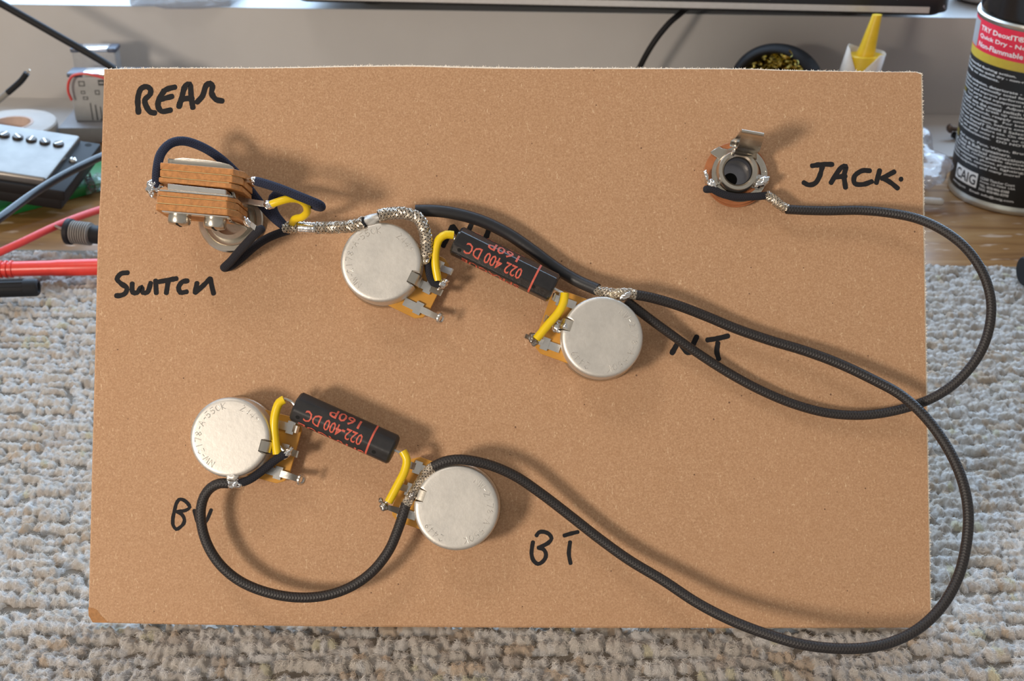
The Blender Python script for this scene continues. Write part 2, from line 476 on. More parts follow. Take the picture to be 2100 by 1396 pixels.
# the low painted wall under the windowsill, a little askew to the camera
WL, WR = Vector((-298, 764, 0)), Vector((260, 734, 0))
wd_ = (WR-WL).normalized(); wn = Vector((wd_.y, -wd_.x, 0))          # towards the camera
if wn.y > 0: wn = -wn
WC = (WL+WR)*.5
SILL = 58.0
p0, p1 = WC-wd_*700, WC+wd_*700
o = single('wall_back', prism([p0, p1, p1-wn*12, p0-wn*12], ZA*(SILL-.5)), 'cream_paint', kind='structure')
o['label'] = 'low cream painted wall behind the desk'
o = single('trim_1', bevel(prism([p0+wn*.2+ZA*(SILL-.5), p1+wn*.2+ZA*(SILL-.5), p1-wn*190+ZA*(SILL-.5), p0-wn*190+ZA*(SILL-.5)], ZA*.5), .15, 1), 'sill_paint', kind='structure')
o['label'] = 'white painted windowsill board on top of the low wall'

q0, q1 = G(-200, 262, 1.5), G(2300, 330, 1.5)
o = single('trim_2', bevel(prism([Vector((q0.x, q0.y, 0)), Vector((q1.x, q1.y, 0)), p1, p0], ZA*1.5), .3, 1), 'cream_paint', kind='structure')
o['label'] = 'cream painted back ledge of the desk along the wall'

# carpet: backing and loop pile
cf0, cf1 = G(0, 497, 6), G(2100, 533, 6)
def far_y(x): return cf0.y + (cf1.y-cf0.y)*(x-cf0.x)/(cf1.x-cf0.x)
NEAR = 228.0; XL, XR = -270.0, 270.0
rt = thing('carpet', 'loop pile wool carpet offcut in mottled beige and grey under the board', 'carpet', (0, 380, 0))
g = prism([Vector((XL, NEAR, 0)), Vector((XR, NEAR, 0)), Vector((XR, far_y(XR), 0)), Vector((XL, far_y(XL), 0))], ZA*2.6)
to_obj('backing', g, 'carpet_backing', rt)
def build_pile():
    rng = np.random.default_rng(3); GS = .50
    X0, Y0 = XL, NEAR; nx = int((XR-XL)/GS)+1; ny = int((max(far_y(XL), far_y(XR))-NEAR)/GS)+1
    H = np.full((ny, nx), 2.0); TINT = np.full((ny, nx, 3), .3)
    pal = np.array([[.70,.645,.58],[.76,.72,.68],[.64,.575,.51],[.64,.50,.37],[.75,.73,.71],[.56,.49,.43],[.68,.63,.45]])
    pw = np.cumsum(np.array([.30,.28,.13,.07,.13,.06,.03])); pw /= pw[-1]
    for _ in range(11000):                                          # lower loops that fill in between the rows
        cx_, cy_ = rng.uniform(XL+2, XR-2), rng.uniform(NEAR+2, 545)
        if cy_ > far_y(cx_)-2.4: continue
        i0, i1 = max(0, int((cx_-2.4-X0)/GS)), min(nx, int((cx_+2.4-X0)/GS)+1); j0, j1 = max(0, int((cy_-2.4-Y0)/GS)), min(ny, int((cy_+2.4-Y0)/GS)+1)
        gx, gy = np.meshgrid(X0+np.arange(i0, i1)*GS-cx_, Y0+np.arange(j0, j1)*GS-cy_); r2 = (gx*gx+gy*gy)/rng.uniform(3.2, 5.2)
        h = np.where(r2 < 1, rng.uniform(.6, 1.4)+2.4*np.sqrt(np.maximum(0, 1-r2)), -9); sub = H[j0:j1, i0:i1]; m = h > sub
        TINT[j0:j1, i0:i1][m] = pal[rng.integers(0, 6)]*.95; H[j0:j1, i0:i1] = np.maximum(sub, h)
    y = NEAR+2; row = 0
    while y < 545:
        x = XL+2+rng.uniform(0, 3); run = 0; dy = dz = tilt = 0; kind = 0.
        while x < XR-2:
            if run <= 0:
                run = rng.integers(2, 6); dy = rng.normal(0, 1.1); dz = rng.normal(0, .45); tilt = rng.normal(.40, .30); kind = rng.random()
            run -= 1
            cx_, cy_ = x, y+dy+rng.normal(0, .3)+.8*math.sin(x*.06+row*1.3)
            if cy_ < far_y(cx_)-2.2:
                rx, ry = rng.uniform(1.3, 1.75), rng.uniform(2.1, 2.9); t = tilt+rng.normal(0, .22); top = 4.6+dz+rng.normal(0, .3)
                c = pal[min(6, int(np.searchsorted(pw, kind if rng.random() < .6 else rng.random())))]*rng.uniform(.9, 1.08)
                i0, i1 = max(0, int((cx_-3.4-X0)/GS)), min(nx, int((cx_+3.4-X0)/GS)+1); j0, j1 = max(0, int((cy_-3.4-Y0)/GS)), min(ny, int((cy_+3.4-Y0)/GS)+1)
                gx, gy = np.meshgrid(X0+np.arange(i0, i1)*GS-cx_, Y0+np.arange(j0, j1)*GS-cy_)
                u = (gx*math.cos(t)+gy*math.sin(t))/rx; w = (-gx*math.sin(t)+gy*math.cos(t))/ry
                r2 = u*u+w*w; h = np.where(r2 < 1, top-3.4+3.4*np.sqrt(np.maximum(0, 1-r2)), -9)
                sub = H[j0:j1, i0:i1]; m = h > sub; TINT[j0:j1, i0:i1][m] = c
                H[j0:j1, i0:i1] = np.maximum(sub, h)
            x += rng.uniform(1.9, 2.5) + (1.1 if run == 0 else 0)
        y += rng.uniform(3.1, 3.8); row += 1
    for _ in range(1):                                              # wool is soft: round the creases
        H = (H*4+np.roll(H,1,0)+np.roll(H,-1,0)+np.roll(H,1,1)+np.roll(H,-1,1))/8
    n1 = rng.normal(0, 1, (ny, nx)); n2 = (n1+np.roll(n1,1,0)+np.roll(n1,1,1)+np.roll(np.roll(n1,1,0),1,1))/2
    H = H+n1*.06+n2*.12
    gx, gy = np.meshgrid(X0+np.arange(nx)*GS, Y0+np.arange(ny)*GS)
    fl, fr_ = B(185, 1277, 0), B(1911, 1288, 0); bl_, br_ = fl-BN*3.2, fr_-BN*3.2          # the board's foot presses the loops down
    kx = np.clip((gx-fl.x)/(fr_.x-fl.x), 0, 1); yf_ = fl.y+(fr_.y-fl.y)*kx; yb_ = bl_.y+(br_.y-bl_.y)*kx; zb_ = np.minimum(fl.z, bl_.z)+(np.minimum(fr_.z, br_.z)-np.minimum(fl.z, bl_.z))*kx
    lim = zb_-.25+np.maximum(0, gy-yb_)*1.2
    foot = (gx > fl.x-.6) & (gx < fr_.x+.6) & (gy > yf_-.5) & (gy < yb_+4); H[foot] = np.minimum(H[foot], lim[foot])
    gx = gx+rng.normal(0, .07, gx.shape); gy = gy+rng.normal(0, .07, gy.shape)
    allv = np.stack([gx, gy, H], 2).reshape(-1, 3); allc = np.ones((ny*nx, 4)); allc[:, :3] = TINT.reshape(-1, 3)
    ii, jj = np.meshgrid(np.arange(nx-1), np.arange(ny-1)); a = (jj*nx+ii).ravel(); ok = (Y0+jj.ravel()*GS) < np.array([far_y(X0+k*GS) for k in range(nx-1)])[ii.ravel()]
    a = a[ok]
    faces = np.concatenate([np.stack([a, a+1, a+nx+1], 1), np.stack([a, a+nx+1, a+nx], 1)])
    # loose wool fibres lying over the loops
    dHx = np.gradient(H, GS, axis=1).ravel(); dHy = np.gradient(H, GS, axis=0).ravel()
    nf = 430000; py_ = allv[:, 1]; wgt = np.clip((575-py_)/320, .12, 1)**1.6*(H.ravel() > 2.3)*(~foot.ravel())
    wgt *= (py_ < np.interp(allv[:, 0], [XL, XR], [far_y(XL), far_y(XR)])-1.5)*(py_ > NEAR+1)
    cs = np.cumsum(wgt); idx = np.searchsorted(cs, rng.random(nf)*cs[-1]); idx = np.minimum(idx, len(wgt)-1)
    d = np.stack([-dHx[idx], -dHy[idx], np.ones(nf)], 1); d /= np.linalg.norm(d, axis=1)[:, None]; base = allv[idx]; cc = allc[idx].copy()
    t = rng.normal(0, 1, (nf, 3)); t -= d*(t*d).sum(1)[:, None]; t /= np.linalg.norm(t, axis=1)[:, None]; b = np.cross(d, t)
    ln = rng.uniform(.7, 2.0, nf)[:, None]; cu = rng.normal(0, .45, nf)[:, None]; lf = rng.uniform(.02, .26, nf)[:, None]
    P = np.stack([base-d*.08, base+t*ln*.34+b*ln*cu*.10+d*ln*lf*.55, base+t*ln*.66+b*ln*cu*.36+d*ln*lf*.9, base+t*ln*.95+b*ln*cu*.8+d*ln*lf*.75], 1)
    hc_ = bpy.data.hair_curves.new('fibres'); hc_.add_curves([4]*nf)
    hc_.points.foreach_set('position', ((P-np.array([0, 380, 0]))*S).astype(np.float32).ravel())
    ra = hc_.attributes.get('radius') or hc_.attributes.new('radius', 'FLOAT', 'POINT')
    ra.data.foreach_set('value', np.tile(np.array([.024, .024, .020, .010])*S, nf).astype(np.float32))
    ta = hc_.attributes.new('tint', 'FLOAT_COLOR', 'CURVE'); cc[:, :3] = np.clip(cc[:, :3]*rng.uniform(.95, 1.25, nf)[:, None], 0, .9); cc[:, 3] = 1
    ta.data.foreach_set('color', cc.astype(np.float32).ravel())
    hc_.materials.append(MATS['wool_fibre']); ho = bpy.data.objects.new('fibres', hc_); col.objects.link(ho); ho.parent = rt; ho['kind'] = 'stuff'
    me = bpy.data.meshes.new('pile'); m = len(faces); org = np.array([0, 380, 0])
    me.vertices.add(len(allv)); me.vertices.foreach_set('co', ((allv-org)*S).ravel())
    me.loops.add(m*3); me.loops.foreach_set('vertex_index', faces.ravel().astype(np.int32))
    me.polygons.add(m); me.polygons.foreach_set('loop_start', (np.arange(m)*3).astype(np.int32))
    me.polygons.foreach_set('use_smooth', np.ones(m, bool)); me.update(calc_edges=True)
    at = me.attributes.new('tint', 'FLOAT_COLOR', 'POINT'); allc[:, 3] = 1; at.data.foreach_set('color', allc.ravel())
    me.materials.append(MATS['wool'])
    ob = bpy.data.objects.new('pile', me); col.objects.link(ob); ob.parent = rt; ob['kind'] = 'stuff'
build_pile()

# ================================================================== the hardboard panel with its lettering
ol = [(213,141),(300,139),(400,138.5),(520,138.5),(640,136.5),(720,134.5),(800,133.5),(860,133.5),(930,135.5),(1000,137),(1100,138.5),(1200,138.5),
      (1400,139.5),(1540,140.5),(1600,143),(1700,145),(1800,146.5),(1882,147),(1892,151),(1897,480),(1903,850),(1911,1287),
      (1500,1288),(1100,1287),(700,1285),(350,1280),(190,1276.5),(181,1262),(187,1000),(195,700),(200,480),(206,380)]
ol3 = [B(x, y, 0) for x, y in ol]
rb = thing('hardboard_panel', 'brown hardboard panel with handwritten black marker words leaning above the carpet', 'board', B(1050, 1280, -1.5))
n = len(ol3); cen = sum(ol3, Vector())/n
ins = [p + (cen-p).normalized()*.5 for p in ol3]
low = [p - BN*.35 for p in ol3]; bk = [p - BN*3.2 for p in ol3]
to_obj('face', clean(Geo().add(ins+low, [list(range(n))[::-1]]+[[i, (i+1) % n, n+(i+1) % n, n+i] for i in range(21, n)]), .0001), 'hardboard', rb, sharp=.3)
g = Geo().add(ins+low+bk, [[2*n+i for i in range(n)]]+[[k*n+i, k*n+(i+1) % n, (k+1)*n+(i+1) % n, (k+1)*n+i] for i in range(n) for k in (0, 1) if k or i < 21])
to_obj('edge', clean(g), 'hardboard_edge', rb, sharp=.3)
# frayed fibres along the sawn top and right edges
fz = Geo(); rng = random.Random(5)
for i in range(0, 21):
    a, b = ol3[i], ol3[i+1]; e = (b-a); L = e.length; e.normalize(); outd = e.cross(BN)
    if outd.dot(a-cen) < 0: outd = -outd
    dens = 15.0 if i < 18 else 8.0
    for _ in range(int(L*dens)):
        p = a+e*rng.uniform(0, L)-BN*rng.uniform(-.06, 1.2)-outd*.2
        ln = abs(rng.gauss(0, .27))+.16
        if rng.random() < .010: ln += rng.uniform(.3, .9)
        d = (outd*1.0+e*rng.uniform(-1.0, 1.0)+BN*rng.uniform(-.5, .5)).normalized()
        w = d.cross(BN).normalized()*rng.uniform(.05, .11); q = p+d*ln*.6; r_ = p+(d+e*rng.uniform(-.4,.4)+BN*rng.uniform(-.3,.3)).normalized()*ln
        fz.add([p-w, p+w, q+w*.8, q-w*.8, r_], [[0,1,2,3],[3,2,4]])
o = to_obj('frayed_fibres', fz, 'hardboard_fuzz', rb); o['kind'] = 'stuff'; o['label'] = 'pale frayed fibres along the sawn edge'
worn = [B(*q, .03) for q in ((181,1245),(190,1246),(199,1250),(206,1260),(214,1268),(222,1276),(205,1276.5),(190,1276),(182,1262))]
o = to_obj('worn_corner', Geo().add(worn, [list(range(len(worn)))[::-1]]), 'hardboard_worn', rb); o['label'] = 'dark worn corner with its surface peeled away'

WORDS = {
 'REAR': [[(284,231),(282.5,212),(283,199),(289,182),(300,177.5),(308.5,183),(308,193),(297,205),(300,218),(309,230),(318,231.5)],
          [(359,178.6),(346,181.5),(335,186.6)],[(337,186),(327,201),(324,217),(331,228),(350,225.7)],[(328,204),(353,197.6)],
          [(367,219),(372.5,200),(381,175),(389,172),(391,182),(392,198),(395.5,221)],[(368,212),(374,204),(392,201)],
          [(404,209.5),(415,197),(423,175),(431,170),(435.5,177),(434,191),(443,204),(456,207)]],
 'SWITCH': [[(262,559),(248,561),(240,572),(249,582),(260,590),(257,601),(246,606),(238,606)],
          [(271,581),(272,599),(281,600),(289.5,588),(293,600),(302,599),(309,580)],[(319,575),(320.5,601)],
          [(326,577.6),(362,571)],[(345,575),(341,601)],[(384.5,575.7),(373.5,578),(366,590),(370,599.5),(383,598)],
          [(404,580),(400,600)],[(400,600),(415,587),(431,571)],[(431,571),(434,585),(438,602)]],
 'JACK': [[(1665,340),(1686,337),(1707,337)],[(1687,339),(1680,363),(1671,376),(1658,379),(1648,374)],
          [(1704,375),(1715,357),(1726,343),(1735,341),(1731,359),(1734,385)],[(1714,363),(1734,361)],
          [(1784,350),(1768,350),(1752,362),(1753,376),(1770,378),(1788,372)],
          [(1804,349),(1797,375)],[(1834,352),(1808,366)],[(1811,365),(1826,374),(1841,386)],[(1847,367),(1848.5,367.5)]],
 'NT': [[(1378,724),(1391,701)],[(1393,701),(1402,714),(1410,723),(1416,722)],[(1416,722),(1422,705),(1429,690)],
        [(1450.5,697),(1471,694),(1493,688.6)],[(1472,703),(1470,721),(1474,736)]],
 'BT': [[(1100,1098),(1105,1091.5),(1114,1090),(1126,1095),(1131,1104),(1124,1113),(1104,1123)],
        [(1104,1123),(1113,1125),(1119,1133),(1119,1142),(1112,1152),(1103,1156),(1094,1149),(1090,1136),(1091,1122),(1093,1111)],
        [(1157,1098),(1170,1094),(1185,1090.5)],[(1169,1111),(1166.5,1135),(1170,1155)]],
 'BV': [[(361,1033),(367,1024),(374,1024),(384,1031),(389,1040),(381,1046),(363,1049)],
        [(363,1049),(373,1055),(378,1065),(376.5,1073),(369,1081),(361.5,1085),(355,1077),(354.4,1063),(357.6,1047),(361,1033)],
        [(398,1046),(404,1068),(412,1081)],[(412,1081),(423,1068),(433,1045)]],
 'NV': [[(927,465),(918,485),(909,504)],[(929,464),(936,474),(944,486)],[(968,457),(962,470)],[(1004,466),(997,486)]],
}
WIDTH = {'REAR': 1.65, 'SWITCH': 1.45, 'JACK': 1.45, 'NT': 1.5, 'BT': 1.15, 'BV': 1.0, 'NV': 1.5}
k = 0
for wname, strokes in WORDS.items():
    g = Geo()
    for st in strokes:
        k += 1
        g.merge(ribbon([B(x, y, .035+.0012*k) for x, y in st], WIDTH[wname], BN, .5, .22, k))
    o = to_obj('marker_lettering', g, 'marker_ink', rb, smooth=False); o['label'] = 'black marker word %s' % wname

# ================================================================== potentiometers
GLY = {'N': [[(0,0),(0,1),(.7,0),(.7,1)]], 'W': [[(0,1),(.2,0),(.4,.7),(.6,0),(.8,1)]], '-': [[(.1,.5),(.5,.5)]],
 '2': [[(0,.8),(.3,1),(.6,.75),(0,0),(.6,0)]], '1': [[(.3,0),(.3,1)]], '7': [[(0,1),(.6,1),(.2,0)]],
 '8': [[(.3,.5),(.05,.75),(.3,1),(.55,.75),(.3,.5),(0,.25),(.3,0),(.6,.25),(.3,.5)]], 'A': [[(0,0),(.35,1),(.7,0)],[(.15,.4),(.55,.4)]],
 '5': [[(.6,1),(.1,1),(.05,.55),(.4,.6),(.6,.3),(.3,0),(0,.1)]], '0': [[(.3,0),(0,.3),(0,.7),(.3,1),(.6,.7),(.6,.3),(.3,0)]],
 'K': [[(0,0),(0,1)],[(.6,1),(0,.45),(.6,0)]], '4': [[(.5,0),(.5,1),(0,.3),(.65,.3)]], '9': [[(.1,0),(.55,.5),(.55,.8),(.3,1),(.05,.75),(.3,.5),(.55,.7)]], ' ': []}
def ring_text(s, R, a0, size, L, z, wr=.11):
    g = Geo(); a = a0
    for ch in s:
        for st in GLY[ch]:
            pts = []
            for (gx, gy) in st:
                aa = a - gx*size/R; rr = R - size*.5 + gy*size
                pts.append(L(rr*math.cos(aa), rr*math.sin(aa), z))
            g.merge(tube(pts, wr, 5, raw=True))
        a -= size*(.95 if ch not in '- ' else .75)/R
    g.uv = {}; return g
def potentiometer(cx, cy, R, alpha, lugs, label, H=13.0):
    a = math.radians(alpha); ex = BU*math.cos(a)+BV*math.sin(a); ey = -BU*math.sin(a)+BV*math.cos(a)
    org = B(cx, cy, H) - BN*H
    L = lambda x, y, z: org+ex*x+ey*y+BN*z
    r = thing('potentiometer', label, 'potentiometer', org, 'four guitar potentiometers on the board')
    nx = R-2.5
    def notch(x, y, z):
        if abs(y) < 1.9 and x > nx and z > 5: x = nx
        return x, y, z
    prof = [(R,3.2),(R,7),(R,11.9),(R-.12,12.4),(R-.42,12.8),(R-.9,12.97),(R-1.4,13),(R-2.6,13),(R*.5,13.02),(.01,13.03)]
    can = to_obj('can', clean(lathe(prof, org, BN, ex, 180, notch), .01), 'can_metal', r, sharp=.7)
    to_obj('stamping', ring_text('NW-2178-A-550K', R*.79, -math.radians(105), 1.75, L, 13.0), 'can_metal', r, parent=can)
    to_obj('stamping', ring_text('2449', R*.79, math.radians(85), 1.75, L, 13.0), 'can_metal', r, parent=can)
    to_obj('base_plate', clean(lathe([(.01,0),(R+.1,0),(R+.45,.3),(R+.45,2.4),(R+.2,2.9),(R-.3,3.3),(.01,3.3)], org, BN, ex, 64), .01), 'nickel', r)
    w = [(4,-9.6),(14.6,-9.6),(16.6,-8.4),(17.4,-6.5),(17.4,6.5),(16.6,8.4),(14.6,9.6),(4,9.6)]
    to_obj('wafer', bevel(prism([L(x, y, 3.3) for x, y in w], BN*1.15), .12, 1), 'amber_wafer', r)
    tab = strip([L(nx-.6,0,12.4), L(nx+.5,0,12.35), L(R-.5,0,12.0), L(R+.25,0,10.9), L(R+.55,0,8.5), L(R+.6,0,5.2)], ey, 3.1, .5)
    to_obj('tab', bevel(tab, .1, 1), 'nickel', r)
    for yl, kind in zip((-6.6, 0, 6.6), lugs):
        g = strip([L(R-1.6,yl,4.75), L(15.2,yl,4.75)], ey, 2.3, .5)
        g.merge(strip([L(13.2,yl,5.0), L(15.4,yl,5.0)], ey, 3.6, .5))
        if kind == 'ring':
            pth = [L(15.0,yl,5.0), L(17,yl,5.3), L(19,yl,6.2), L(20.4,yl,7.2)]
            g.merge(strip(pth, ey, [1.9,1.9,1.7,1.7], .5))
            c = L(21.5,yl,7.6); axr = (ex*.85+BN*.5).normalized()
            tor = []
            for i in range(17):
                t = 2*PI*i/16; tor.append(c+ey*math.cos(t)*1.25+axr.cross(ey)*math.sin(t)*1.25)
            g.merge(tube(tor, .48, 6, raw=True))
        elif kind == 'bent':
            g.merge(strip([L(15.0,yl,5.0), L(16.2,yl,5.6), L(16.8,yl,7.0), L(16.4,yl,8.4)], ey, 2.0, .5))
        elif kind == 'lead':
            g.merge(strip([L(15.0,yl,5.0), L(17.5,yl,5.6), L(20.5,yl,7.4)], ey, [1.9,1.5,1.3], .6))
        elif kind == 'solder':
            g.merge(strip([L(15.0,yl,5.0), L(17,yl,6.2), L(18.6,yl,8.0)], ey, 1.9, .5))
        g.uv = {}
        to_obj('lug', g, 'bright_steel', r)
    return r, L
pv, Lnv = potentiometer(781, 537, 11.35, -26, ('ring', 'solder', 'solder'), 'nickel potentiometer with braided wire soldered to its rim, nearest the toggle switch')
pt, Lnt = potentiometer(1235, 691, 11.45, 160, ('bent', 'bent', 'lead'), 'nickel potentiometer beside the written letters NT, its tab facing left')
qv, Lbv = potentiometer(471, 896, 11.1, -15, ('ring', 'solder', 'bent'), 'bright nickel potentiometer above the written letters BV, lowest at left')
qt, Lbt = potentiometer(936, 1041, 11.75, 161, ('bent', 'solder', 'lead'), 'grey nickel potentiometer beside the written letters BT with black cable curling over it')
def solder(root, name, px, py, h, rx, ry, rz=.9, ang=0, m='solder', seed=1, amp=.3, parent=None, label=None):
    a = math.radians(ang); ex = BU*math.cos(a)+BV*math.sin(a)
    o = to_obj(name, blob(B(px, py, h), rx, ry, rz, ex, ez=BN, amp=amp, seed=seed), m, root, parent=parent, sharp=3.2)
    if label: o['label'] = label
    return o
solder(pv, 'solder', 758, 452, 12.4, 4.6, 1.5, 1.0, 16, 'can_metal', 2, label='smear of solder on the can rim')
solder(pv, 'solder', 868, 530, 10.5, 2.0, 1.6, 1.2, 100, 'flux', 3)
solder(pv, 'solder', 876, 534, 11.2, .7, .7, .7, 0, 'solder', 4)
solder(pv, 'solder', 907, 583, 9.0, 1.7, 1.1, 1.2, 35, 'solder', 5)
solder(pv, 'solder', 915, 577, 9.6, .9, .6, .7, 35, 'solder', 6)
solder(pt, 'solder', 1161, 669, 11.6, 1.5, 1.2, .8, 0, 'solder', 7)
solder(pt, 'solder', 1143, 671, 7.6, 1.4, 1.6, .9, 0, 'solder', 8)
solder(pt, 'solder', 1092, 693, 8.6, 1.5, 1.2, 1.1, 100, 'dull_solder', 9)
solder(pt, 'solder', 1097, 702, 8.2, 1.1, .9, .8, 0, 'dull_solder', 10)
solder(qv, 'solder', 588, 930, 10.0, 1.9, .95, 1.1, 45, 'solder', 11)
solder(qv, 'solder', 597, 920, 10.3, .7, .5, .6, 45, 'solder', 12)
solder(qv, 'solder', 474, 991, 11.2, 1.7, 1.45, 1.2, 4, 'solder', 13, .25)
solder(qv, 'solder', 483, 991, 11.2, 1.5, 1.35, 1.2, 40, 'solder', 18, .25)
solder(qv, 'solder', 491, 993, 11.0, 1.3, 1.2, 1.1, 80, 'solder', 19, .25)
solder(qv, 'solder', 477, 977, 12.6, 1.8, .9, .5, 0, 'can_metal', 14)
solder(qt, 'solder', 845, 1015, 11.6, 1.5, 1.1, 1.0, 60, 'dull_solder', 15)
solder(qt, 'solder', 787, 1038, 9.4, 1.3, 1.1, 1.1, 100, 'dull_solder', 16)
solder(qt, 'solder', 781, 1026, 9.6, .8, .6, .6, 100, 'dull_solder', 17)

# ================================================================== capacitors
def capacitor(A, Bp, R, h, bodymat, words, label, leads, dimples, bandf=.775):
    a = B(*A, h); b = B(*Bp, h); ax = (b-a).normalized(); Ln = (b-a).length
    nv = (BN-ax*BN.dot(ax)).normalized(); sd = ax.cross(nv)         # sd points down the board, nv to the viewer
    if sd.dot(BV) > 0: sd = -sd
    r = thing('capacitor', label, 'capacitor', a-BN*h, 'moulded black capacitors with red print')
    def rad(phi):                                                    # rounded octagon
        q = (phi+PI/8+.13) % (PI/4) - PI/8
        return R*min(1.0, .985/math.cos(q)*.965 + .0)
    def pt(x, phi, k=0): return a+ax*x+(nv*math.cos(phi)+sd*math.sin(phi))*(rad(phi)+k)
    N = 64; g = Geo(); prof = [(0,.80),(0.15,.90),(.7,1.0),(Ln-.7,1.0),(Ln-.15,.90),(Ln,.80)]; v = []; f = []
    for (x, s) in prof:
        for i in range(N):
            phi = 2*PI*i/N; v.append(a+ax*x+(nv*math.cos(phi)+sd*math.sin(phi))*rad(phi)*s)
    for i in range(len(prof)-1):
        for k in range(N): f.append([i*N+k, i*N+(k+1) % N, (i+1)*N+(k+1) % N, (i+1)*N+k])
    f.append(list(range(N))[::-1]); f.append([(len(prof)-1)*N+k for k in range(N)])
    g = clean(g.add(v, f), .001); body = to_obj('body', g, bodymat, r, sharp=.5)
    pg = Geo()
    for (s, xs, w, ph0, hh) in words:                                # x runs back along the axis, letters stand upside down in the picture
        pg.merge(text_on(s, w, hh, lambda x, y, xs=xs, ph0=ph0: pt(xs-x, (ph0+y)/R, .05), .5))
    to_obj('lettering', pg, 'cap_print', r, parent=body, smooth=False)
    xb = Ln*bandf; v = []; f = []
    for i in range(40):
        phi = -1.5+3.0*i/39; v += [pt(xb-.28, phi, .05), pt(xb+.28, phi, .05)]
    for i in range(39): f.append([i*2, i*2+1, i*2+3, i*2+2])
    to_obj('band', Geo().add(v, f), 'cap_print', r, parent=body)
    for (x, phi) in dimples:
        c = pt(x, phi, .03); d = (nv*math.cos(phi)+sd*math.sin(phi)); e1 = ax; e2 = d.cross(ax)
        to_obj('dimple', Geo().add([c+(e1*math.cos(t*PI/6)+e2*math.sin(t*PI/6))*.62 for t in range(12)], [list(range(12))]), 'recess_shade', r, parent=body)  # flat dark disc, the shade of a small recess put into colour
    for (lead, sleeve, rs) in leads:
        lo = to_obj('lead', tube(lead, .42, 8), 'bright_steel', r)
        o = to_obj('sleeve', tube(sleeve, rs, 16, .8), 'yellow_sleeve', r, parent=lo); o['label'] = 'glossy yellow sleeve over the lead'
    return r
hc = 10.0
capacitor((934,492), (1137,592), 4.35, hc, 'cap_gloss', [('022 400 DC', 21.2, 17.4, -.6, 3.5), ('160P', 18.6, 9.4, -4.7, 3.2), ('SPRAGUE', 22, 18, 4.7, 3.0), ('SPRAGUE', 20, 16, -8.4, 3.0)],
  'glossy black capacitor with a blue sheen under the braided and black tubing wires',
  [([B(936,493,hc), B(926,484,hc), B(905,480,hc+1), B(893,500,hc), B(900,560,hc-1), B(908,580,9)], [B(930,482,hc+.2), B(915,481,hc+.5), B(901,490,hc+.6), B(893,515,hc+.2), B(893,545,hc-.2), B(898,575,hc-.8)], 1.18),
   ([B(1137,592,hc), B(1146,597,hc), B(1158,604,hc), B(1150,640,hc-.5), B(1110,685,9), B(1094,700,8.4)], [B(1158,601,hc+.3), B(1156,618,hc+.4), B(1147,638,hc+.3), B(1125,664,hc-.2), B(1100,695,hc-.9)], 1.2)],
  [(2.6, .62), (25.6, .62)], .80)
capacitor((606,832), (809,923), 4.45, hc, 'cap_matt', [('022-400 DC', 21.4, 17.4, -.55, 3.6), ('160P', 19.2, 9.2, -4.6, 3.2), ('SPRAGUE', 23, 20, 4.2, 3.0)],
  'matt black capacitor with red lettering between the two lower potentiometers',
  [([B(606,832,hc), B(596,822,hc), B(575,818,hc+1), B(565,860,hc+.5), B(570,910,hc-.5), B(588,930,10)], [B(583,819,hc+1.4), B(573,825,hc+1.4), B(565,845,hc+1.2), B(562,870,hc+1), B(564,900,hc+.4), B(568,930,hc-.3)], 1.22),
   ([B(809,923,hc), B(820,928,hc), B(832,934,hc), B(825,975,hc), B(800,1020,9.6), B(786,1036,9.4)], [B(826,925,hc+.4), B(834,942,hc+.5), B(830,965,hc+.4), B(815,995,hc+.2), B(797,1029,hc-.2)], 1.2)],
  [(2.4, .62), (25.6, .66)], .775)

# ================================================================== toggle switch
sw = thing('toggle_switch', 'three way toggle switch with stacked orange phenolic strips near the word REAR', 'switch', B(440, 430, 0))
# round mounting collar and bent frame
col_c = B(477, 455, 4.0); col_o = col_c-BN*4.0
to_obj('mounting_ring', clean(lathe([(.01,.2),(9.2,.2),(9.4,.6),(9.4,1.6),(9.0,2.0),(7.6,2.0),(7.3,1.4),(6.2,1.3),(5.9,3.6),(4.6,3.6),(4.6,.4),(.01,.4)], B(474,452,1)-BN, BN, BU, 48), .01), 'nickel', sw)
fp = [(355,331),(362,327),(378,325.5),(400,327.5),(430,330.5),(455,334.5),(472,339),(481,345),(482,356),(440,352),(400,349),(356,345)]
to_obj('frame', bevel(prism([B(x, y, 20.5) for x, y in fp], BN*1.6), .25, 2), 'nickel', sw, sharp=.5)
to_obj('frame_web', bevel(prism([B(x, y, 1.8) for x, y in ((378,352),(470,362),(470,372),(378,362))], BN*18.5), .2, 1), 'nickel', sw, sharp=.5)
to_obj('frame_arm', bevel(strip([B(500,405,1.0), B(500,405,14), B(478,398,19)], BU*.3-BV, 5.5, .9), .15, 1), 'nickel', sw)
to_obj('frame_arm', bevel(strip([B(505,455,2.5), B(490,448,12), B(468,440,17)], BU*.3-BV, 4.2, .9), .15, 1), 'nickel', sw)
HT = 25.0
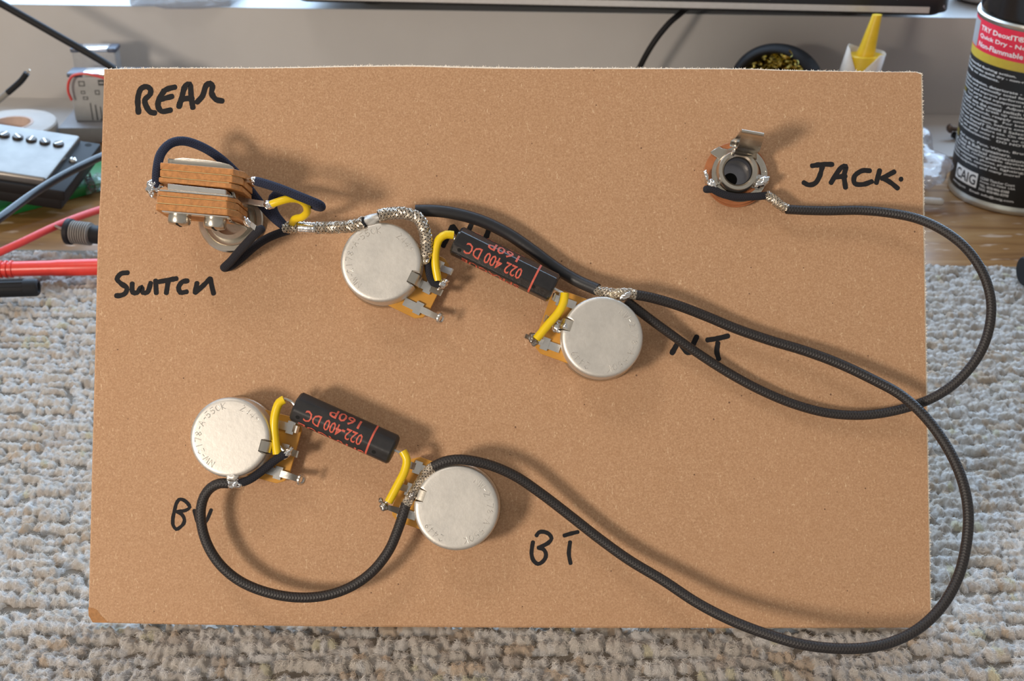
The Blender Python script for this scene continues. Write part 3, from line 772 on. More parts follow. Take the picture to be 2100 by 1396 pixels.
def slab(y0l, y1l, y0r, y1r, xl, xr, h1, h0, chamf, name, m, bw=.12):
    tl, tr, br, bl = B(xl, y0l, h1), B(xr, y0r, h1), B(xr, y1r, h1), B(xl, y1l, h1)
    e = (tr-tl).normalized(); dn = BN*(h1-h0)
    tops = [tl, tr, br, bl]
    # profile in (along, depth): chamfered corners at both upper ends
    mid_t = [tl-e*chamf*.15-BN*chamf*.3, tr+e*chamf-BN*chamf*1.15]; mid_b = [bl-e*chamf*.15-BN*chamf*.3, br+e*chamf-BN*chamf*1.15]
    lo_t = [mid_t[0]-BN*(h1-h0-chamf*.3), mid_t[1]-BN*(h1-h0-chamf*1.15)]; lo_b = [mid_b[0]-BN*(h1-h0-chamf*.3), mid_b[1]-BN*(h1-h0-chamf*1.15)]
    A = [tl, tr, mid_t[1], lo_t[1], lo_t[0], mid_t[0]]; C = [bl, br, mid_b[1], lo_b[1], lo_b[0], mid_b[0]]
    n_ = 6
    gq = Geo().add(A+C, [list(range(n_))[::-1], [n_+i for i in range(n_)]]+[[i, (i+1) % n_, n_+(i+1) % n_, n_+i] for i in range(n_)])
    return to_obj(name, bevel(gq, bw, 1) if bw else clean(gq), m, sw, sharp=.4)
ST = [ # y at left (top,bottom), y at right (top,bottom), x left, x right
 ('insulator', 333,346, 346,359, 330,478, 'phenolic', 2.6), ('contact_leaf', 346.3,347.8, 359.3,360.8, 332,475, 'brass_edge', 2.3),
 ('insulator', 348,361, 361,374, 329.5,476, 'phenolic', 2.4), ('contact_leaf', 361.2,362.6, 374.2,375.8, 331,470, 'brass_edge', 2.2),
 ('insulator', 363,372, 376,386, 327,474, 'phenolic', 2.4),
 ('contact_leaf', 388,391, 399,403, 327,467, 'bright_steel', 1.2),
 ('insulator', 391.5,399.5, 403.5,411, 326,466, 'phenolic', 2.4), ('contact_leaf', 399.8,401.2, 411.2,412.6, 328,463, 'brass_edge', 2.2),
 ('insulator', 401.5,414.5, 413,426, 323,465, 'phenolic', 2.4), ('contact_leaf', 414.8,416.4, 426.3,428, 323,464, 'brass_edge', 2.2),
 ('insulator', 416.8,430, 428.3,441.5, 321,466, 'phenolic', 2.6), ('clamp_plate', 431,434, 443,446.5, 332,466, 'bright_steel', .6)]
for (nm, a0, a1, b0, b1, xl, xr, m, ch) in ST:
    slab(a0, a1, b0, b1, xl, xr, HT-(.25 if 'leaf' in nm else 0), 22.3 if 'clamp' in nm else 9.0, ch, nm, m, 0 if 'leaf' in nm else .1)
slab(376.5, 388, 389, 399, 344, 462, HT+.4, 8.0, .3, 'yoke', 'bright_steel', .2)
ax_dn = -(B(365,380,20)-B(372,440,20)).normalized()
for (px, py) in ((369,444), (442,452)):
    c = B(px, py-4, 20.5); d = (-BV+BU*-.08).normalized()
    scw = to_obj('screw', clean(lathe([(.01,-.8),(3.05,-.8),(3.1,.6),(3.1,2.1),(2.8,2.7),(2.0,2.95),(.01,3.0)], c, d, BN, 36), .01), 'nickel', sw)
    to_obj('slot', box(c+d*2.95, BU, d, BN, .6, .25, 4.6), 'recess_shade', sw, parent=scw)  # dark bar painted as the shade in the screw head's groove
# soldered lugs
for pts, w in (([B(468,374,17), B(500,369,20), B(520,371,22)], 1.3), ([B(475,405,15), B(515,414,19), B(550,419,22)], 1.5), ([B(478,435,16), B(505,452,18), B(525,468,19)], 1.4)):
    to_obj('lug', strip(spline(pts, 1.0), BU*.35+BV, w, .7), 'bright_steel', sw)
solder(sw, 'solder', 522, 371, 22.5, 1.35, 1.15, 1.1, 0, 'solder', 21)
solder(sw, 'solder', 552, 420, 22.5, 1.6, 1.0, 1.0, -20, 'solder', 22)
solder(sw, 'solder', 507, 455, 18.5, 1.6, .8, .9, -60, 'solder', 23)
solder(sw, 'solder', 316, 384, 22, 1.6, 1.9, 1.5, 95, 'solder', 24, .5)
solder(sw, 'solder', 313, 397, 21.5, .9, 1.3, .9, 60, 'solder', 25, .5)

# ================================================================== wires and cables
rng = random.Random(2)
def cable(name, label, root_pt, parts, cat='cable', group='wiring of the harness'):
    r = thing(name, label, cat, root_pt, group)
    for (pn, g, m) in parts:
        if pn == 'solder': o = to_obj(pn, g, m, r, sharp=3.2)
        else: o = to_obj(pn, g, m, r, sharp=1.0)
        if pn == 'braid': o['kind'] = 'stuff'
    return r
def bl(pts): return [B(*p) for p in pts]
# the switch cable: three cloth cores, soldered braid, over the upper left potentiometer and down to its lug
br = bl([(582,468,6),(605,466,6.5),(640,467,7),(690,466,9),(730,462,12),(748,455,13.5)])
br2 = bl([(776,442,13.5),(795,438,13),(830,437,12.5),(858,448,12),(872,478,11.5),(875,505,11),(872,528,10.6)])
cable('switch_cable', 'braided metal cable running from the toggle switch over the potentiometer rim', B(640, 470, 0), [
  ('core', tube(br, 1.5, 12), 'braid_core'), ('braid', helix_braid(br, 1.55), 'braid_wire'),
  ('core', tube(br2, 1.5, 12), 'braid_core'), ('braid', helix_braid(br2, 1.55), 'braid_wire'),
  ('solder', tube(bl([(613,466,6.6),(619,466,6.8),(626,466,7),(634,467,7.2),(641,467,7.3),(648,467,7.4)]), lambda u: 1.85+.16*math.sin(u*38), 16, .35), 'solder'),
  ('inner_wire', tube(bl([(874,520,10.6),(877,540,10),(880,560,9.6),(888,580,9.2),(905,584,9)]), 1.05, 12), 'black_cloth'),
  ('wire', tube(bl([(321,380,22),(322,350,22.5),(330,315,21),(350,294,19),(375,289,17),(405,297,15),(440,316,13),(480,350,10),(510,386,8),(540,424,6),(565,450,6),(586,466,6)]), 1.28, 14, round_end=True), 'navy_cloth'),
  ('wire', tube(bl([(527,372,22.5),(545,377,23),(575,387,23.5),(610,401,23.5),(640,413,23),(654,419,22),(659,424,19.5),(650,423,17),(615,405,12),(582,394,9),(560,405,7.4),(562,435,6.6),(582,462,6)]), 1.28, 14, round_end=True), 'navy_cloth'),
  ('wire', tube(bl([(535,470,19),(527,476,18),(510,494,14),(490,516,9),(472,537,5),(461,547,3.2),(460,549,2.2),(470,547,1.6),(495,529,2.0),(520,507,3.2),(545,490,4.4),(570,479,5.4),(592,472,6)]), 1.22, 14, round_end=True), 'black_cloth'),
  ('yellow_sleeve', tube(bl([(555,419,22.5),(575,412,23),(595,407,22.5),(613,409,21),(627,419,18.5),(630,434,15.5),(620,445,12.5),(604,449,9.5),(600,460,7)]), 1.08, 14), 'yellow_sleeve'),
])
# black tubing from the upper left potentiometer to NT
tb = bl([(852,432,8),(890,432,8),(930,437,7.5),(985,452,6.5),(1040,478,5.5),(1090,512,5),(1140,549,5),(1185,576,6.5),(1226,594,9)])
b3 = bl([(1222,594,9),(1240,599,10),(1265,602,11),(1285,601,10.5),(1303,604,10)])
cable('insulated_wire', 'smooth black tubing wire arching behind the glossy capacitor to a short braid', B(1000, 460, 0), [
  ('tubing', tube(tb, 1.75, 16), 'shrink_tube'), ('core', tube(b3, 1.25, 12), 'braid_core'), ('braid', helix_braid(b3, 1.3, 6, 6), 'braid_wire'),
  ('solder', blob(B(1266,601,11.3), 2.4, 1.4, 1.2, BU, ez=BN, amp=.35, seed=31), 'flux'),
  ('solder', blob(B(1282,606,11.4), 1.8, .9, .9, BU+BV*.5, ez=BN, amp=.4, seed=32), 'solder')])
# NT <- jack
jc = bl([(1612,429,5.5),(1650,431,5.5),(1700,432,5.5),(1760,431,6),(1820,436,7.5),(1880,448,9.5),(1930,470,12),(1975,503,14),(2008,545,15),(2027,590,15.5),(2033,635,15.5),(2024,690,15),(2003,735,14),(1965,780,12),(1920,812,9.5),(1880,829,7),(1830,843,5),(1770,851,4),(1700,847,3.6),(1630,829,3.4),(1560,800,3.4),(1490,762,3.6),(1425,720,4.5),(1370,681,6),(1325,648,7.5),(1294,624,8.4),(1284,616,8.6)])
b4 = bl([(1570,399,5.4),(1585,408,5.5),(1600,420,5.5),(1614,429,5.5)])
cable('jack_cable', 'black cloth cable looping past the right board edge from the output jack to NT', B(1700, 440, 0), [
  ('jacket', tube(jc, 1.36, 16), 'cable_jacket'), ('core', tube(b4, 1.15, 10), 'braid_core'), ('braid', helix_braid(b4, 1.25, 6, 5.5), 'braid_wire'),
  ('inner_wire', tube(bl([(1449,388,6),(1462,388,6.4),(1475,395,6.4),(1497,402,6.2),(1520,404,6),(1545,403,6),(1571,401,5.6)]), 1.12, 14, round_end=True), 'black_cloth')])
# NT <-> BT, hanging below the board
lc = bl([(1298,603,10),(1335,610,9),(1390,626,7.5),(1450,649,6),(1510,674,5.5),(1580,698,5.5),(1650,719,6),(1720,745,7),(1790,778,8.5),(1845,808,10),(1890,847,12),(1930,897,14),(1962,955,16),(1980,1010,17.5),(1986,1060,18.5),(1981,1120,19.5),(1966,1180,20.5),(1935,1238,21.5),(1890,1284,22),(1835,1314,22),(1775,1328,22),(1710,1329,21.5),(1640,1320,20.5),(1570,1299,18),(1500,1272,15),(1430,1236,12),(1360,1190,9.5),(1290,1148,8),(1230,1105,7),(1170,1058,7),(1110,1012,8),(1055,975,9.5),(1000,952,11),(945,942,12.3),(912,946,12.4),(888,957,12)])
b5 = bl([(890,955,12),(876,968,11.6),(862,987,11),(850,1007,10.6),(840,1022,10.2),(833,1034,10)])
cable('loop_cable', 'long black cloth cable hanging in a wide loop below the lower right board corner', B(1500, 1280, 0), [
  ('jacket', tube(lc, 1.45, 16), 'cable_jacket'), ('core', tube(b5, 1.15, 10), 'braid_core'), ('braid', helix_braid(b5, 1.25, 6, 6), 'braid_wire')])
# BV <-> BT
sc = bl([(468,991,11),(450,991,11),(432,1000,10.4),(419,1017,9.8),(412,1042,9.4),(414,1080,9),(427,1120,9),(452,1158,9),(490,1190,9),(540,1212,9),(600,1224,9),(660,1222,9),(715,1205,9),(762,1173,9),(797,1129,9.2),(817,1083,9.6),(828,1050,10),(833,1032,10)])
cable('short_cable', 'short black cable curving beneath the matt capacitor from BV to BT', B(600, 1222, 0), [
  ('jacket', tube(sc, 1.42, 16), 'cable_jacket'),
  ('inner_wire', tube(bl([(490,991,11),(510,984,10.6),(535,967,10.2),(558,948,10),(575,936,10),(584,932,10)]), 1.2, 14, round_end=True), 'black_cloth')])

# ================================================================== output jack
jk = thing('output_jack', 'round metal output jack with an upright bent spring contact beside the word JACK', 'jack', B(1510, 362, 0))
jo = B(1509, 356, 4)-BN*4
def jl(px, py, h): return B(px, py, h)
wv = []
for i in range(48):
    a = 2*PI*i/48; R_ = 9.1
    if .55 < a < 1.25: R_ = 8.0
    wv.append(jo+BU*math.cos(a)*R_+BV*math.sin(a)*R_)
to_obj('wafer', clean(lathe([(6.0,3.4),(9.0,3.4),(9.1,3.5),(9.1,4.3),(9.0,4.4),(6.0,4.4)], jo, BN, BU, 56), .01), 'jack_wafer', jk)
to_obj('wafer', clean(lathe([(6.0,1.8),(8.9,1.8),(9.0,1.9),(9.0,2.6),(8.9,2.7),(6.0,2.7)], jo+BU*.25-BV*.5, BN, BU, 56), .01), 'jack_wafer', jk)
to_obj('bushing', clean(lathe([(5.2,0),(6.3,0),(6.3,4.5),(6.1,4.8),(5.9,7.2),(5.5,7.7),(4.6,7.8),(4.1,7.3),(3.9,6.2),(3.8,0.4),(5.2,0.4)], jo+BU*.1+BV*.2, BN, BU, 56), .01), 'nickel', jk)
to_obj('bore', clean(lathe([(3.85,6.4),(3.85,.6),(.01,.5)], jo+BU*.1+BV*.2, BN, BU, 40), .01), 'bore_metal', jk)
to_obj('bore_shade', Geo().add([jo+BU*(.1-1.2)+BV*(.2-1.4)+BN*.9+(BU*math.cos(t)+BV*math.sin(t))*2.0 for t in [2*PI*i/20 for i in range(20)]], [list(range(20))]), 'recess_shade', jk)  # off-centre dark disc paints the shade deep in the bore
fl = [(1466,306),(1474,301),(1480,305),(1497,307),(1500,312),(1488,322),(1479,336),(1476,340),(1473,326),(1458,316),(1456,312)]
to_obj('ground_plate', bevel(prism([B(x, y, 4.6) for x, y in fl], BN*.6), .1, 1), 'nickel', jk)
to_obj('ground_ring', clean(lathe([(6.2,4.4),(8.0,4.4),(8.1,4.6),(8.0,4.95),(6.2,4.95)], jo+BU*.9-BV*.35, BN, BU, 56), .01), 'nickel', jk)
gd = []
stl = ring_text('1 2 4 9 0 0 8 0', 7.2, math.radians(20), .95, lambda x, y, z: jo+BU*(x+.9)+BV*(y-.35)+BN*z, 5.0, .07)
to_obj('stamping', stl, 'bright_steel', jk)
sp = [B(1530,322,6.0), B(1530,318,8.2), B(1530,310,9.6), B(1535,305,13.0), B(1542,285,18.5), B(1544,274,21.0), B(1544,271,21.3), B(1543,270,20.5), B(1532,284,17.0), B(1521,292,12.0), B(1519,300,10.0), B(1519,303,8.2)]
sp = spline(sp[:5], .8)[:-1]+spline(sp[4:8], .3)[:-1]+spline(sp[7:], .8)
to_obj('spring_contact', strip(sp, BU-BV*.18, 6.2, .5), 'nickel', jk, sharp=.5)
to_obj('spring_lug', tube([B(1503,318,7.2), B(1504,311,8.6), B(1508,307,8.8)], .5, 8), 'bright_steel', jk)
to_obj('lug', bevel(strip([B(1478,376,4.6), B(1463,380,5.0), B(1450,374,6.0), B(1446,356,7.2), B(1446,349,7.6)], BN+BU*.4, [2.0,2.0,1.8,1.4,1.0], .6), .1, 1), 'bright_steel', jk)
to_obj('lug', bevel(strip([B(1545,370,5.0), B(1560,375,5.2), B(1577,367,6.4)], BV+BU*.3, [4.4,4.2,1.6], .6), .1, 1), 'bright_steel', jk)
solder(jk, 'solder', 1461, 378, 6.6, 1.3, 1.5, .9, 30, 'solder', 41)
solder(jk, 'solder', 1448, 360, 7.6, .6, 1.5, .7, 15, 'solder', 42, .15)
solder(jk, 'solder', 1560, 374, 6.2, 2.3, 1.3, .9, 28, 'solder', 43)
solder(jk, 'solder', 1568, 370, 6.6, 1.6, .8, .8, 40, 'solder', 44)

# ================================================================== things behind, left side
# two small battery packs on a flat grey case
gc = [G(118,262,9), G(330,262,9), G(330,214,9), G(158,214,9)]
single('flat_case', bevel(prism([p-ZA*9 for p in gc], ZA*9), .8), 'grey_plastic', 'flat grey case lying under the two battery packs', 'case')
def battery(pa, pb, y, z0, z1, th, label):
    a, b = W(pa, 150, y), W(pb, 150, y); xl, xr = a.x, b.x; e = XA; d = YA
    r = thing('battery_pack', label, 'battery', ((xl+xr)/2, y+th/2, z0), 'two small battery packs')
    wdt = xr-xl; c = Vector(((xl+xr)/2, y+th/2, (z0+z1)/2))
    body = to_obj('body', box(c-ZA*.8, XA, YA, ZA, wdt-1, th, z1-z0-1.6, 1.2, 3), 'label_grey', r)
    to_obj('top_strip', box((c.x, c.y, z1-.7), XA, YA, ZA, wdt*.62, th*.98, 2.2, .6), 'aluminium', r)
    for s in (-1, 1):
        to_obj('corner_cap', box((c.x+s*wdt*.405, c.y, z1-.9), XA, YA, ZA, wdt*.2, th*1.04, 2.6, .9), 'navy_plastic', r)
    yf = y-.06; prn = Geo()
    for (fx, fz, w, h) in ((.17,.80,3.4,3.0), (.17,.62,2.4,1.8), (.19,.50,2.8,1.8), (.35,.62,2.6,2.6), (.30,.20,.7,9), (.36,.18,.6,8), (.24,.22,.6,10), (.44,.25,.9,3), (.46,.12,.9,4), (.40,.05,6,.6), (.62,.2,.8,12), (.42,.82,3.6,3.2)):
        x = xl+wdt*fx; z = z0+(z1-z0)*fz
        prn.add([Vector((x-w/2, yf, z-h/2)), Vector((x+w/2, yf, z-h/2)), Vector((x+w/2, yf, z+h/2)), Vector((x-w/2, yf, z+h/2))], [[0,1,2,3]])
        if w > 2 and h > 1.5 and w < 4:                             # open marks: a pale centre
            pass
    ins_ = Geo()
    for (fx, fz, w, h) in ((.17,.80,2.4,2.0), (.17,.62,1.5,1.0), (.19,.50,1.8,1.0), (.35,.62,1.6,1.6), (.42,.82,2.4,1.0)):
        x = xl+wdt*fx; z = z0+(z1-z0)*fz
        ins_.add([Vector((x-w/2, yf-.03, z-h/2)), Vector((x+w/2, yf-.03, z-h/2)), Vector((x+w/2, yf-.03, z+h/2)), Vector((x-w/2, yf-.03, z+h/2))], [[0,1,2,3]])
    if 'rear' in label: return r
    po = to_obj('print', prn, 'print_dark', r, smooth=False); to_obj('print_window', ins_, 'label_grey', r, parent=po, smooth=False)
    return r
battery(136, 300, 700, 9, 36.5, 11, 'front battery pack with printed symbols, crossed by a thin red wire')
battery(151, 244, 728, 9, 42.0, 10, 'rear battery pack standing behind the printed one, close to the wall')
single('red_wire', tube([W(147,205,697), W(140,188,696), W(141,168,696), W(150,155,696), W(172,151,696), W(195,155,696), W(225,165,697), W(240,180,697)], .75, 8), 'red_rubber', 'thin red wire bowed across the front battery pack', 'wire')
# roll of white tape
c = G(22, 253, 11); rr_ = 24.5
rt_ = thing('tape_roll', 'white roll of tape lying flat behind the guitar pickup', 'tape', (c.x, c.y, 0))
to_obj('tape', clean(lathe([(12,0),(rr_,0),(rr_,10.2),(rr_-.7,11),(21,11.2),(20,10.9),(18,11.3),(16,11.0),(13,11.2),(12,11),(12,0)], (c.x, c.y, 0), ZA, XA, 56), .01), 'white_plastic', rt_)
to_obj('core', clean(lathe([(10.6,0),(12,0),(12,11.3),(10.6,11.3),(10.6,0)], (c.x, c.y, 0), ZA, XA, 48), .01), 'paper_core', rt_)
# diagonal black cable
single('power_cable', tube([W(-60,-28,705), W(0,6,705), W(60,40,704), W(130,80,702), W(190,114,700), W(232,140,696), W(300,190,680), W(340,240,660)], 2.1, 12), 'black_plastic', 'thick black cable slanting down in front of the wall at far left', 'cable')
# stripped lead end
r = thing('stripped_lead', 'grey lead with a black stripped end sticking up behind the tape roll', 'wire', W(-30, 225, 700))
to_obj('jacket', tube([W(-60,240,702), W(-25,222,700), W(0,203,698), W(18,188,697)], 1.7, 10), 'grey_rubber', r)
to_obj('insulation', tube([W(16,190,697), W(30,178,697), W(44,165,697), W(55,150,697)], 1.75, 12), 'black_plastic', r)
to_obj('strands', tube([W(54,152,697), W(58,147,697), W(61,143,697)], .5, 6), 'braid_wire', r)
# pickup on a green tray
gp = [G(-70,446,5), G(70,410,5), G(235,366,5), G(235,315,5), G(-70,330,5)]
single('green_tray', bevel(prism([p-ZA*5 for p in gp], ZA*5), .8), 'green_plastic', 'green plastic tray sticking out under the guitar pickup', 'tray')
TRp = G(166, 277, 27); BRp = G(94, 367, 22); TLp = G(0, 252, 33)
e1 = (TLp-TRp).normalized(); e2 = (BRp-TRp); e2 = (e2-e1*e2.dot(e1)); 
sh = BRp-TRp; Lsh = sh.length; e2 = sh.normalized(); e3 = e1.cross(e2).normalized()
if e3.z < 0: e3 = -e3
e1o = e1; LONG = 62.0
pk = thing('guitar_pickup', 'worn nickel covered guitar pickup with slotted screws in a black mounting ring', 'pickup', (TRp+BRp)*.5+e1*LONG*.5-e3*20)
def PK(a, b, c_): return TRp+e1*a+e2*b+e3*c_
def par(a0, a1, b0, b1, c0, c1, bw, seg=3): return bevel(prism([PK(a0,b0,c0), PK(a1,b0,c0), PK(a1,b1,c0), PK(a0,b1,c0)], e3*(c1-c0)), bw, seg)
to_obj('cover', par(0, LONG, 0, Lsh, -10, 0, 1.6, 4), 'aged_nickel', pk)
to_obj('mounting_ring', par(-9.5, LONG+9, -1.5, Lsh+2.5, -9.5, -3.8, .9, 2), 'black_plastic', pk)
to_obj('coil_body', par(-7, LONG+7, 0, Lsh+1, -15.5, -9.5, .9, 2), 'black_plastic', pk)
for i in range(6):
    px, py = 120-27.8*i, 297-4.8*i
    # a pole screw where the ray meets the cover plane
    d = ray(px, py); t = (TRp-CAM).dot(e3)/d.dot(e3); q = CAM+d*t
    s_ = to_obj('pole_screw', clean(lathe([(.01,-.5),(2.7,-.5),(2.7,.6),(2.2,1.2),(.01,1.3)], q, e3, e1, 24), .01), 'dark_screw', pk)
    an = [0.9, 2.2, 1.6, 2.4, 1.2, .4][i]
    to_obj('slot', box(q+e3*1.32, e1*math.cos(an)+e2*math.sin(an), e1*-math.sin(an)+e2*math.cos(an), e3, 4.2, .8, .25), 'nickel', pk, parent=s_)
def onplane(px, py, off):
    d = ray(px, py); t = (TRp+e3*off-CAM).dot(e3)/d.dot(e3); return CAM+d*t
q = onplane(150, 330, -3.8)
s_ = to_obj('ring_screw', clean(lathe([(.01,-.2),(2.0,-.2),(1.9,.8),(1.2,1.6),(.01,1.8)], q, e3, e1, 24), .01), 'bright_steel', pk)
to_obj('slot', box(q+e3*1.75, e2, e1, e3, 3.0, .5, .3), 'recess_shade', pk, parent=s_)  # dark bar, the groove's shade given as colour
q = onplane(181, 297, -3.75)
to_obj('screw_hole_shade', Geo().add([q+(e1*math.cos(t)+e2*math.sin(t))*1.7 for t in [2*PI*i/16 for i in range(16)]], [list(range(16))]), 'recess_shade', pk)  # flat dark disc on the ring, painted shade of an open recess
for (px, py) in ((186,372),):
    pass
single('brass_spring', tube([G(176,352,7)+(XA*math.cos(t*1.1)+ZA*math.sin(t*1.1))*1.9+(G(190,388,4)-G(176,352,7))*(t/40) for t in range(41)], .42, 6, raw=True), 'rust_iron', 'small rusty coil spring lying beside the pickup ring', 'spring')
single('bubble_scrap', blob(G(200,378,3), 6, 9, 3.4, XA, ez=ZA, amp=.5, seed=61), 'clear_film', 'crumpled clear plastic scrap at the left edge of the board', 'plastic scrap')
# leads and probes
single('test_lead', tube([G(-60,490,20), G(0,447,22), G(60,403,24), G(120,365,26), G(180,334,27), G(215,318,27), G(260,300,25), G(330,300,12)], 1.95, 12), 'gloss_black', 'glossy black test lead crossing in front of the guitar pickup', 'cable')
single('test_lead', tube([G(-60,545,9), G(0,517,12), G(50,494,14), G(100,470,15), G(150,449,15), G(205,430,14), G(270,415,12), G(330,420,5)], 1.75, 12), 'red_rubber', 'red rubber test lead above the red probe at left', 'cable')
r = thing('strain_relief_plug', 'black plug with a ribbed grey strain relief lying at the carpet edge', 'plug', G(165, 492, 6))
pa, pb = G(137, 474, 14), G(205, 482, 13.5); ax = (pb-pa).normalized(); Lp = (pb-pa).length
to_obj('flange', clean(lathe([(.01,0),(5.2,0),(5.9,.5),(5.9,2.4),(5.2,3.0),(.01,3.0)], pa, ax, ZA, 32), .01), 'black_plastic', r)
pr = [(.01, 2.5)]
for i in range(8):
    z = 3+i*1.12; pr += [(4.0, z), (5.2, z+.2), (5.2, z+.65), (4.0, z+.85)]
pr += [(3.6, 12.2), (.01, 12.2)]
to_obj('ribbed_sleeve', clean(lathe(pr, pa, ax, ZA, 32), .01), 'grey_rubber', r)
to_obj('barrel', clean(lathe([(.01,11.5),(3.6,11.5),(4.2,12.5),(4.2,40),(.01,40)], pa, ax, ZA, 28), .01), 'black_plastic', r)
to_obj('pin', tube([pa, pa-ax*3+ZA*1, pa-ax*5.5+ZA*2], lambda u: .9-.3*u, 8), 'rust_iron', r)
r = thing('red_probe', 'red multimeter probe lying on the carpet above the black probe', 'probe', G(100, 560, 6))
pa, pb = G(-40, 553, 10.5), G(215, 547, 10.5); ax = (pb-pa).normalized(); Lp = (pb-pa).length
to_obj('handle', clean(lathe([(.01,-30),(3.1,-30),(3.1,13.4),(3.3,14.5),(3.3,30),(3.6,33),(3.6,Lp+18),(2.5,Lp+24),(.01,Lp+24)], pa, ax, ZA, 32), .01), 'red_plastic', r)
for i in range(5):
    to_obj('grip_ring', clean(lathe([(3.0,4+i*2.3-.6),(3.75,4+i*2.3-.4),(3.75,4+i*2.3+.5),(3.0,4+i*2.3+.7)], pa, ax, ZA, 32), .01), 'red_plastic', r)
r = thing('black_probe', 'black cylindrical probe end lying on the carpet at the left frame edge', 'probe', G(30, 612, 6))
pa, pb = G(-60, 594, 11.5), G(80, 589, 11.5); ax = (pb-pa).normalized(); Lp = (pb-pa).length
to_obj('barrel', clean(lathe([(.01,-10),(3.7,-10),(3.7,Lp-1.2),(3.3,Lp-.3),(2.8,Lp),(2.2,Lp-.1),(1.9,Lp-1.5),(.01,Lp-1.5)], pa, ax, ZA, 36), .01), 'black_plastic', r)
for i in range(7):
    t = PI*.05+i*PI*.15; d = (ax.cross(ZA)*math.cos(t)*-1+ZA*math.sin(t)).normalized()
    to_obj('grip_rib', tube([pa+ax*(Lp*.35)+d*3.7, pa+ax*(Lp-6)+d*3.7], .28, 6), 'black_plastic', r)
to_obj('contact', clean(lathe([(.01,Lp-.9),(1.1,Lp-.9),(1.1,Lp-1.6)], pa, ax, ZA, 16), .01), 'rust_iron', r)

# ================================================================== things behind, right side
# spray can
CR = 33.0; cc = Vector((256.0, 622.0, 0)); tocam = Vector((-cc.x, -cc.y, 0)).normalized(); right = Vector((-tocam.y, tocam.x, 0))
if right.x < 0: right = -right
ca_ = thing('spray_can', 'black spray can with a red top band and dense white label text', 'spray can', cc)
to_obj('body', clean(lathe([(.01,.6),(CR-1.5,0),(CR+.3,.4),(CR+.5,1.6),(CR+.2,3.0),(CR-.3,3.8),(CR-.3,89),(CR+.2,89.6),(CR+.4,90.7),(CR-.2,91.6),(CR-2.5,91.8),(CR-3,93),(24,99),(.01,100)], cc, ZA, XA, 96), .01), 'tin', ca_)
def cyl(z0, z1, r, m, name, parent=None, a0=None, a1=None):
    v = []; f = []; n_ = 96; full = a0 is None
    a0_, a1_ = (0, 2*PI) if full else (a0, a1)
    for i in range(n_+1):
        a = a0_+(a1_-a0_)*i/n_; d = tocam*math.cos(a)+right*math.sin(a); v += [cc+d*r+ZA*z0, cc+d*r+ZA*z1]
    for i in range(n_): f.append([i*2, i*2+2, i*2+3, i*2+1])
    return to_obj(name, Geo().add(v, f), m, ca_, parent=parent)
lb = cyl(4.2, 88.8, CR, 'label_black', 'label')
cyl(74.5, 88.8, CR+.04, 'label_red', 'red_band', lb); cyl(70.3, 74.5, CR+.05, 'label_yellow', 'yellow_band', lb)
def can_text(s, a_deg, z, w, h, m='print_white', k=.10, cut=2.0):
    a0 = math.radians(a_deg)
    fn = lambda x, y: cc+(tocam*math.cos(a0+x/CR)+right*math.sin(a0+x/CR))*(CR+k)+ZA*(z+y)
    return text_on(s, w, h, fn, cut, .017)
cyl(75.2, 87.6, CR+.07, 'label_grey', 'blank_panel', lb, math.radians(-86), math.radians(-66))
tx = Geo()
for s, z, w in (('TRY DeoxIT® D-Series', 84.0, 44), ('Quick Dry - Non-Residue', 80.0, 46), ('Non-Flammable', 76.2, 27.5)):
    tx.merge(can_text(s, -62, z, w, 2.5))
lines = [('with powerful flushing action.', 40, 0), ('Formula provides quick dry - non-residue', 52, 0), ('cleaning, no solvents.', 32, 0), None,
 ('Removes oxidation, deteriorate - contact', 55, 0), ('resistance and eventually total failure of', 55, 0), ('connections and improve performance for', 55, 0), ('all electrical parts and equipment for use', 55, 0),
 ('            Turn off equipment.  Adjust volume', 56, 1), ('and DeoxIT into the metal switch with', 52, 0), ('the contacts to help break up oxides on', 53, 0), ('wait for a few seconds, reapply one shot', 54, 0),
 ('if required before testing.  For better', 52, 0), ('and without protection, before coating', 53, 0), ('contact, use DeoxIT Shield S Select.', 50, 0), ('Test for compatibility before use. On delicate', 55, 0),
 ('surfaces, etc. spray onto a swab or cloth', 54, 0), ('wipe off residue/excess.   DO NOT', 50, 0), None, ('            Red spray, Pens, Wipes, Brush,', 53, 1), ('            Tubes & Bulk containers.', 44, 1),
 ('for all metal electrical connections', 52, 0), ('batteries, tubes, rechargeable devices,', 53, 0), ('controls, potentiometers, phones, plugs/sockets,', 54, 0), ('switches, relays, cameras, lighting,', 52, 0), ('automotive equipment, and many more!', 50, 0)]
z = 66.9; yel = Geo()
for ln in lines:
    if ln is not None:
        s, w, hl = ln
        if hl: yel.merge(can_text('USES:' if 'Tubes' in s or 'Red' in s else 'USE:', -83, z, 6.5, 1.35)); s = s.strip(); tx.merge(can_text(s, -68, z, w-10, 1.42, cut=2.5))
        else: tx.merge(can_text(s, -86, z, w, 1.42, cut=2.5))
    z -= 1.9
cyl(9.2, 16.6, CR+.08, 'print_white', 'logo_panel', lb, math.radians(-63), math.radians(-34))
to_obj('logo_text', can_text('CAIG', -61.5, 10.2, 15.0, 5.3, k=.16), 'print_dark', ca_, parent=lb, smooth=False)
for s, zz, w in (('12200 Thatcher Court', 14.6, 17), ('Poway, CA 92064  USA', 12.7, 17.5), ('TEL: 858/486-8388', 10.8, 15), ('FAX: 858/486-8398', 8.9, 15)): tx.merge(can_text(s, -31, zz, w, 1.3))
for s, a, w in (('www.caig.com', -66, 12), ('Email: info@caig.com', -40, 23)): tx.merge(can_text(s, a, 6.2, w, 1.5))
to_obj('lettering', tx, 'print_white', ca_, parent=lb, smooth=False)
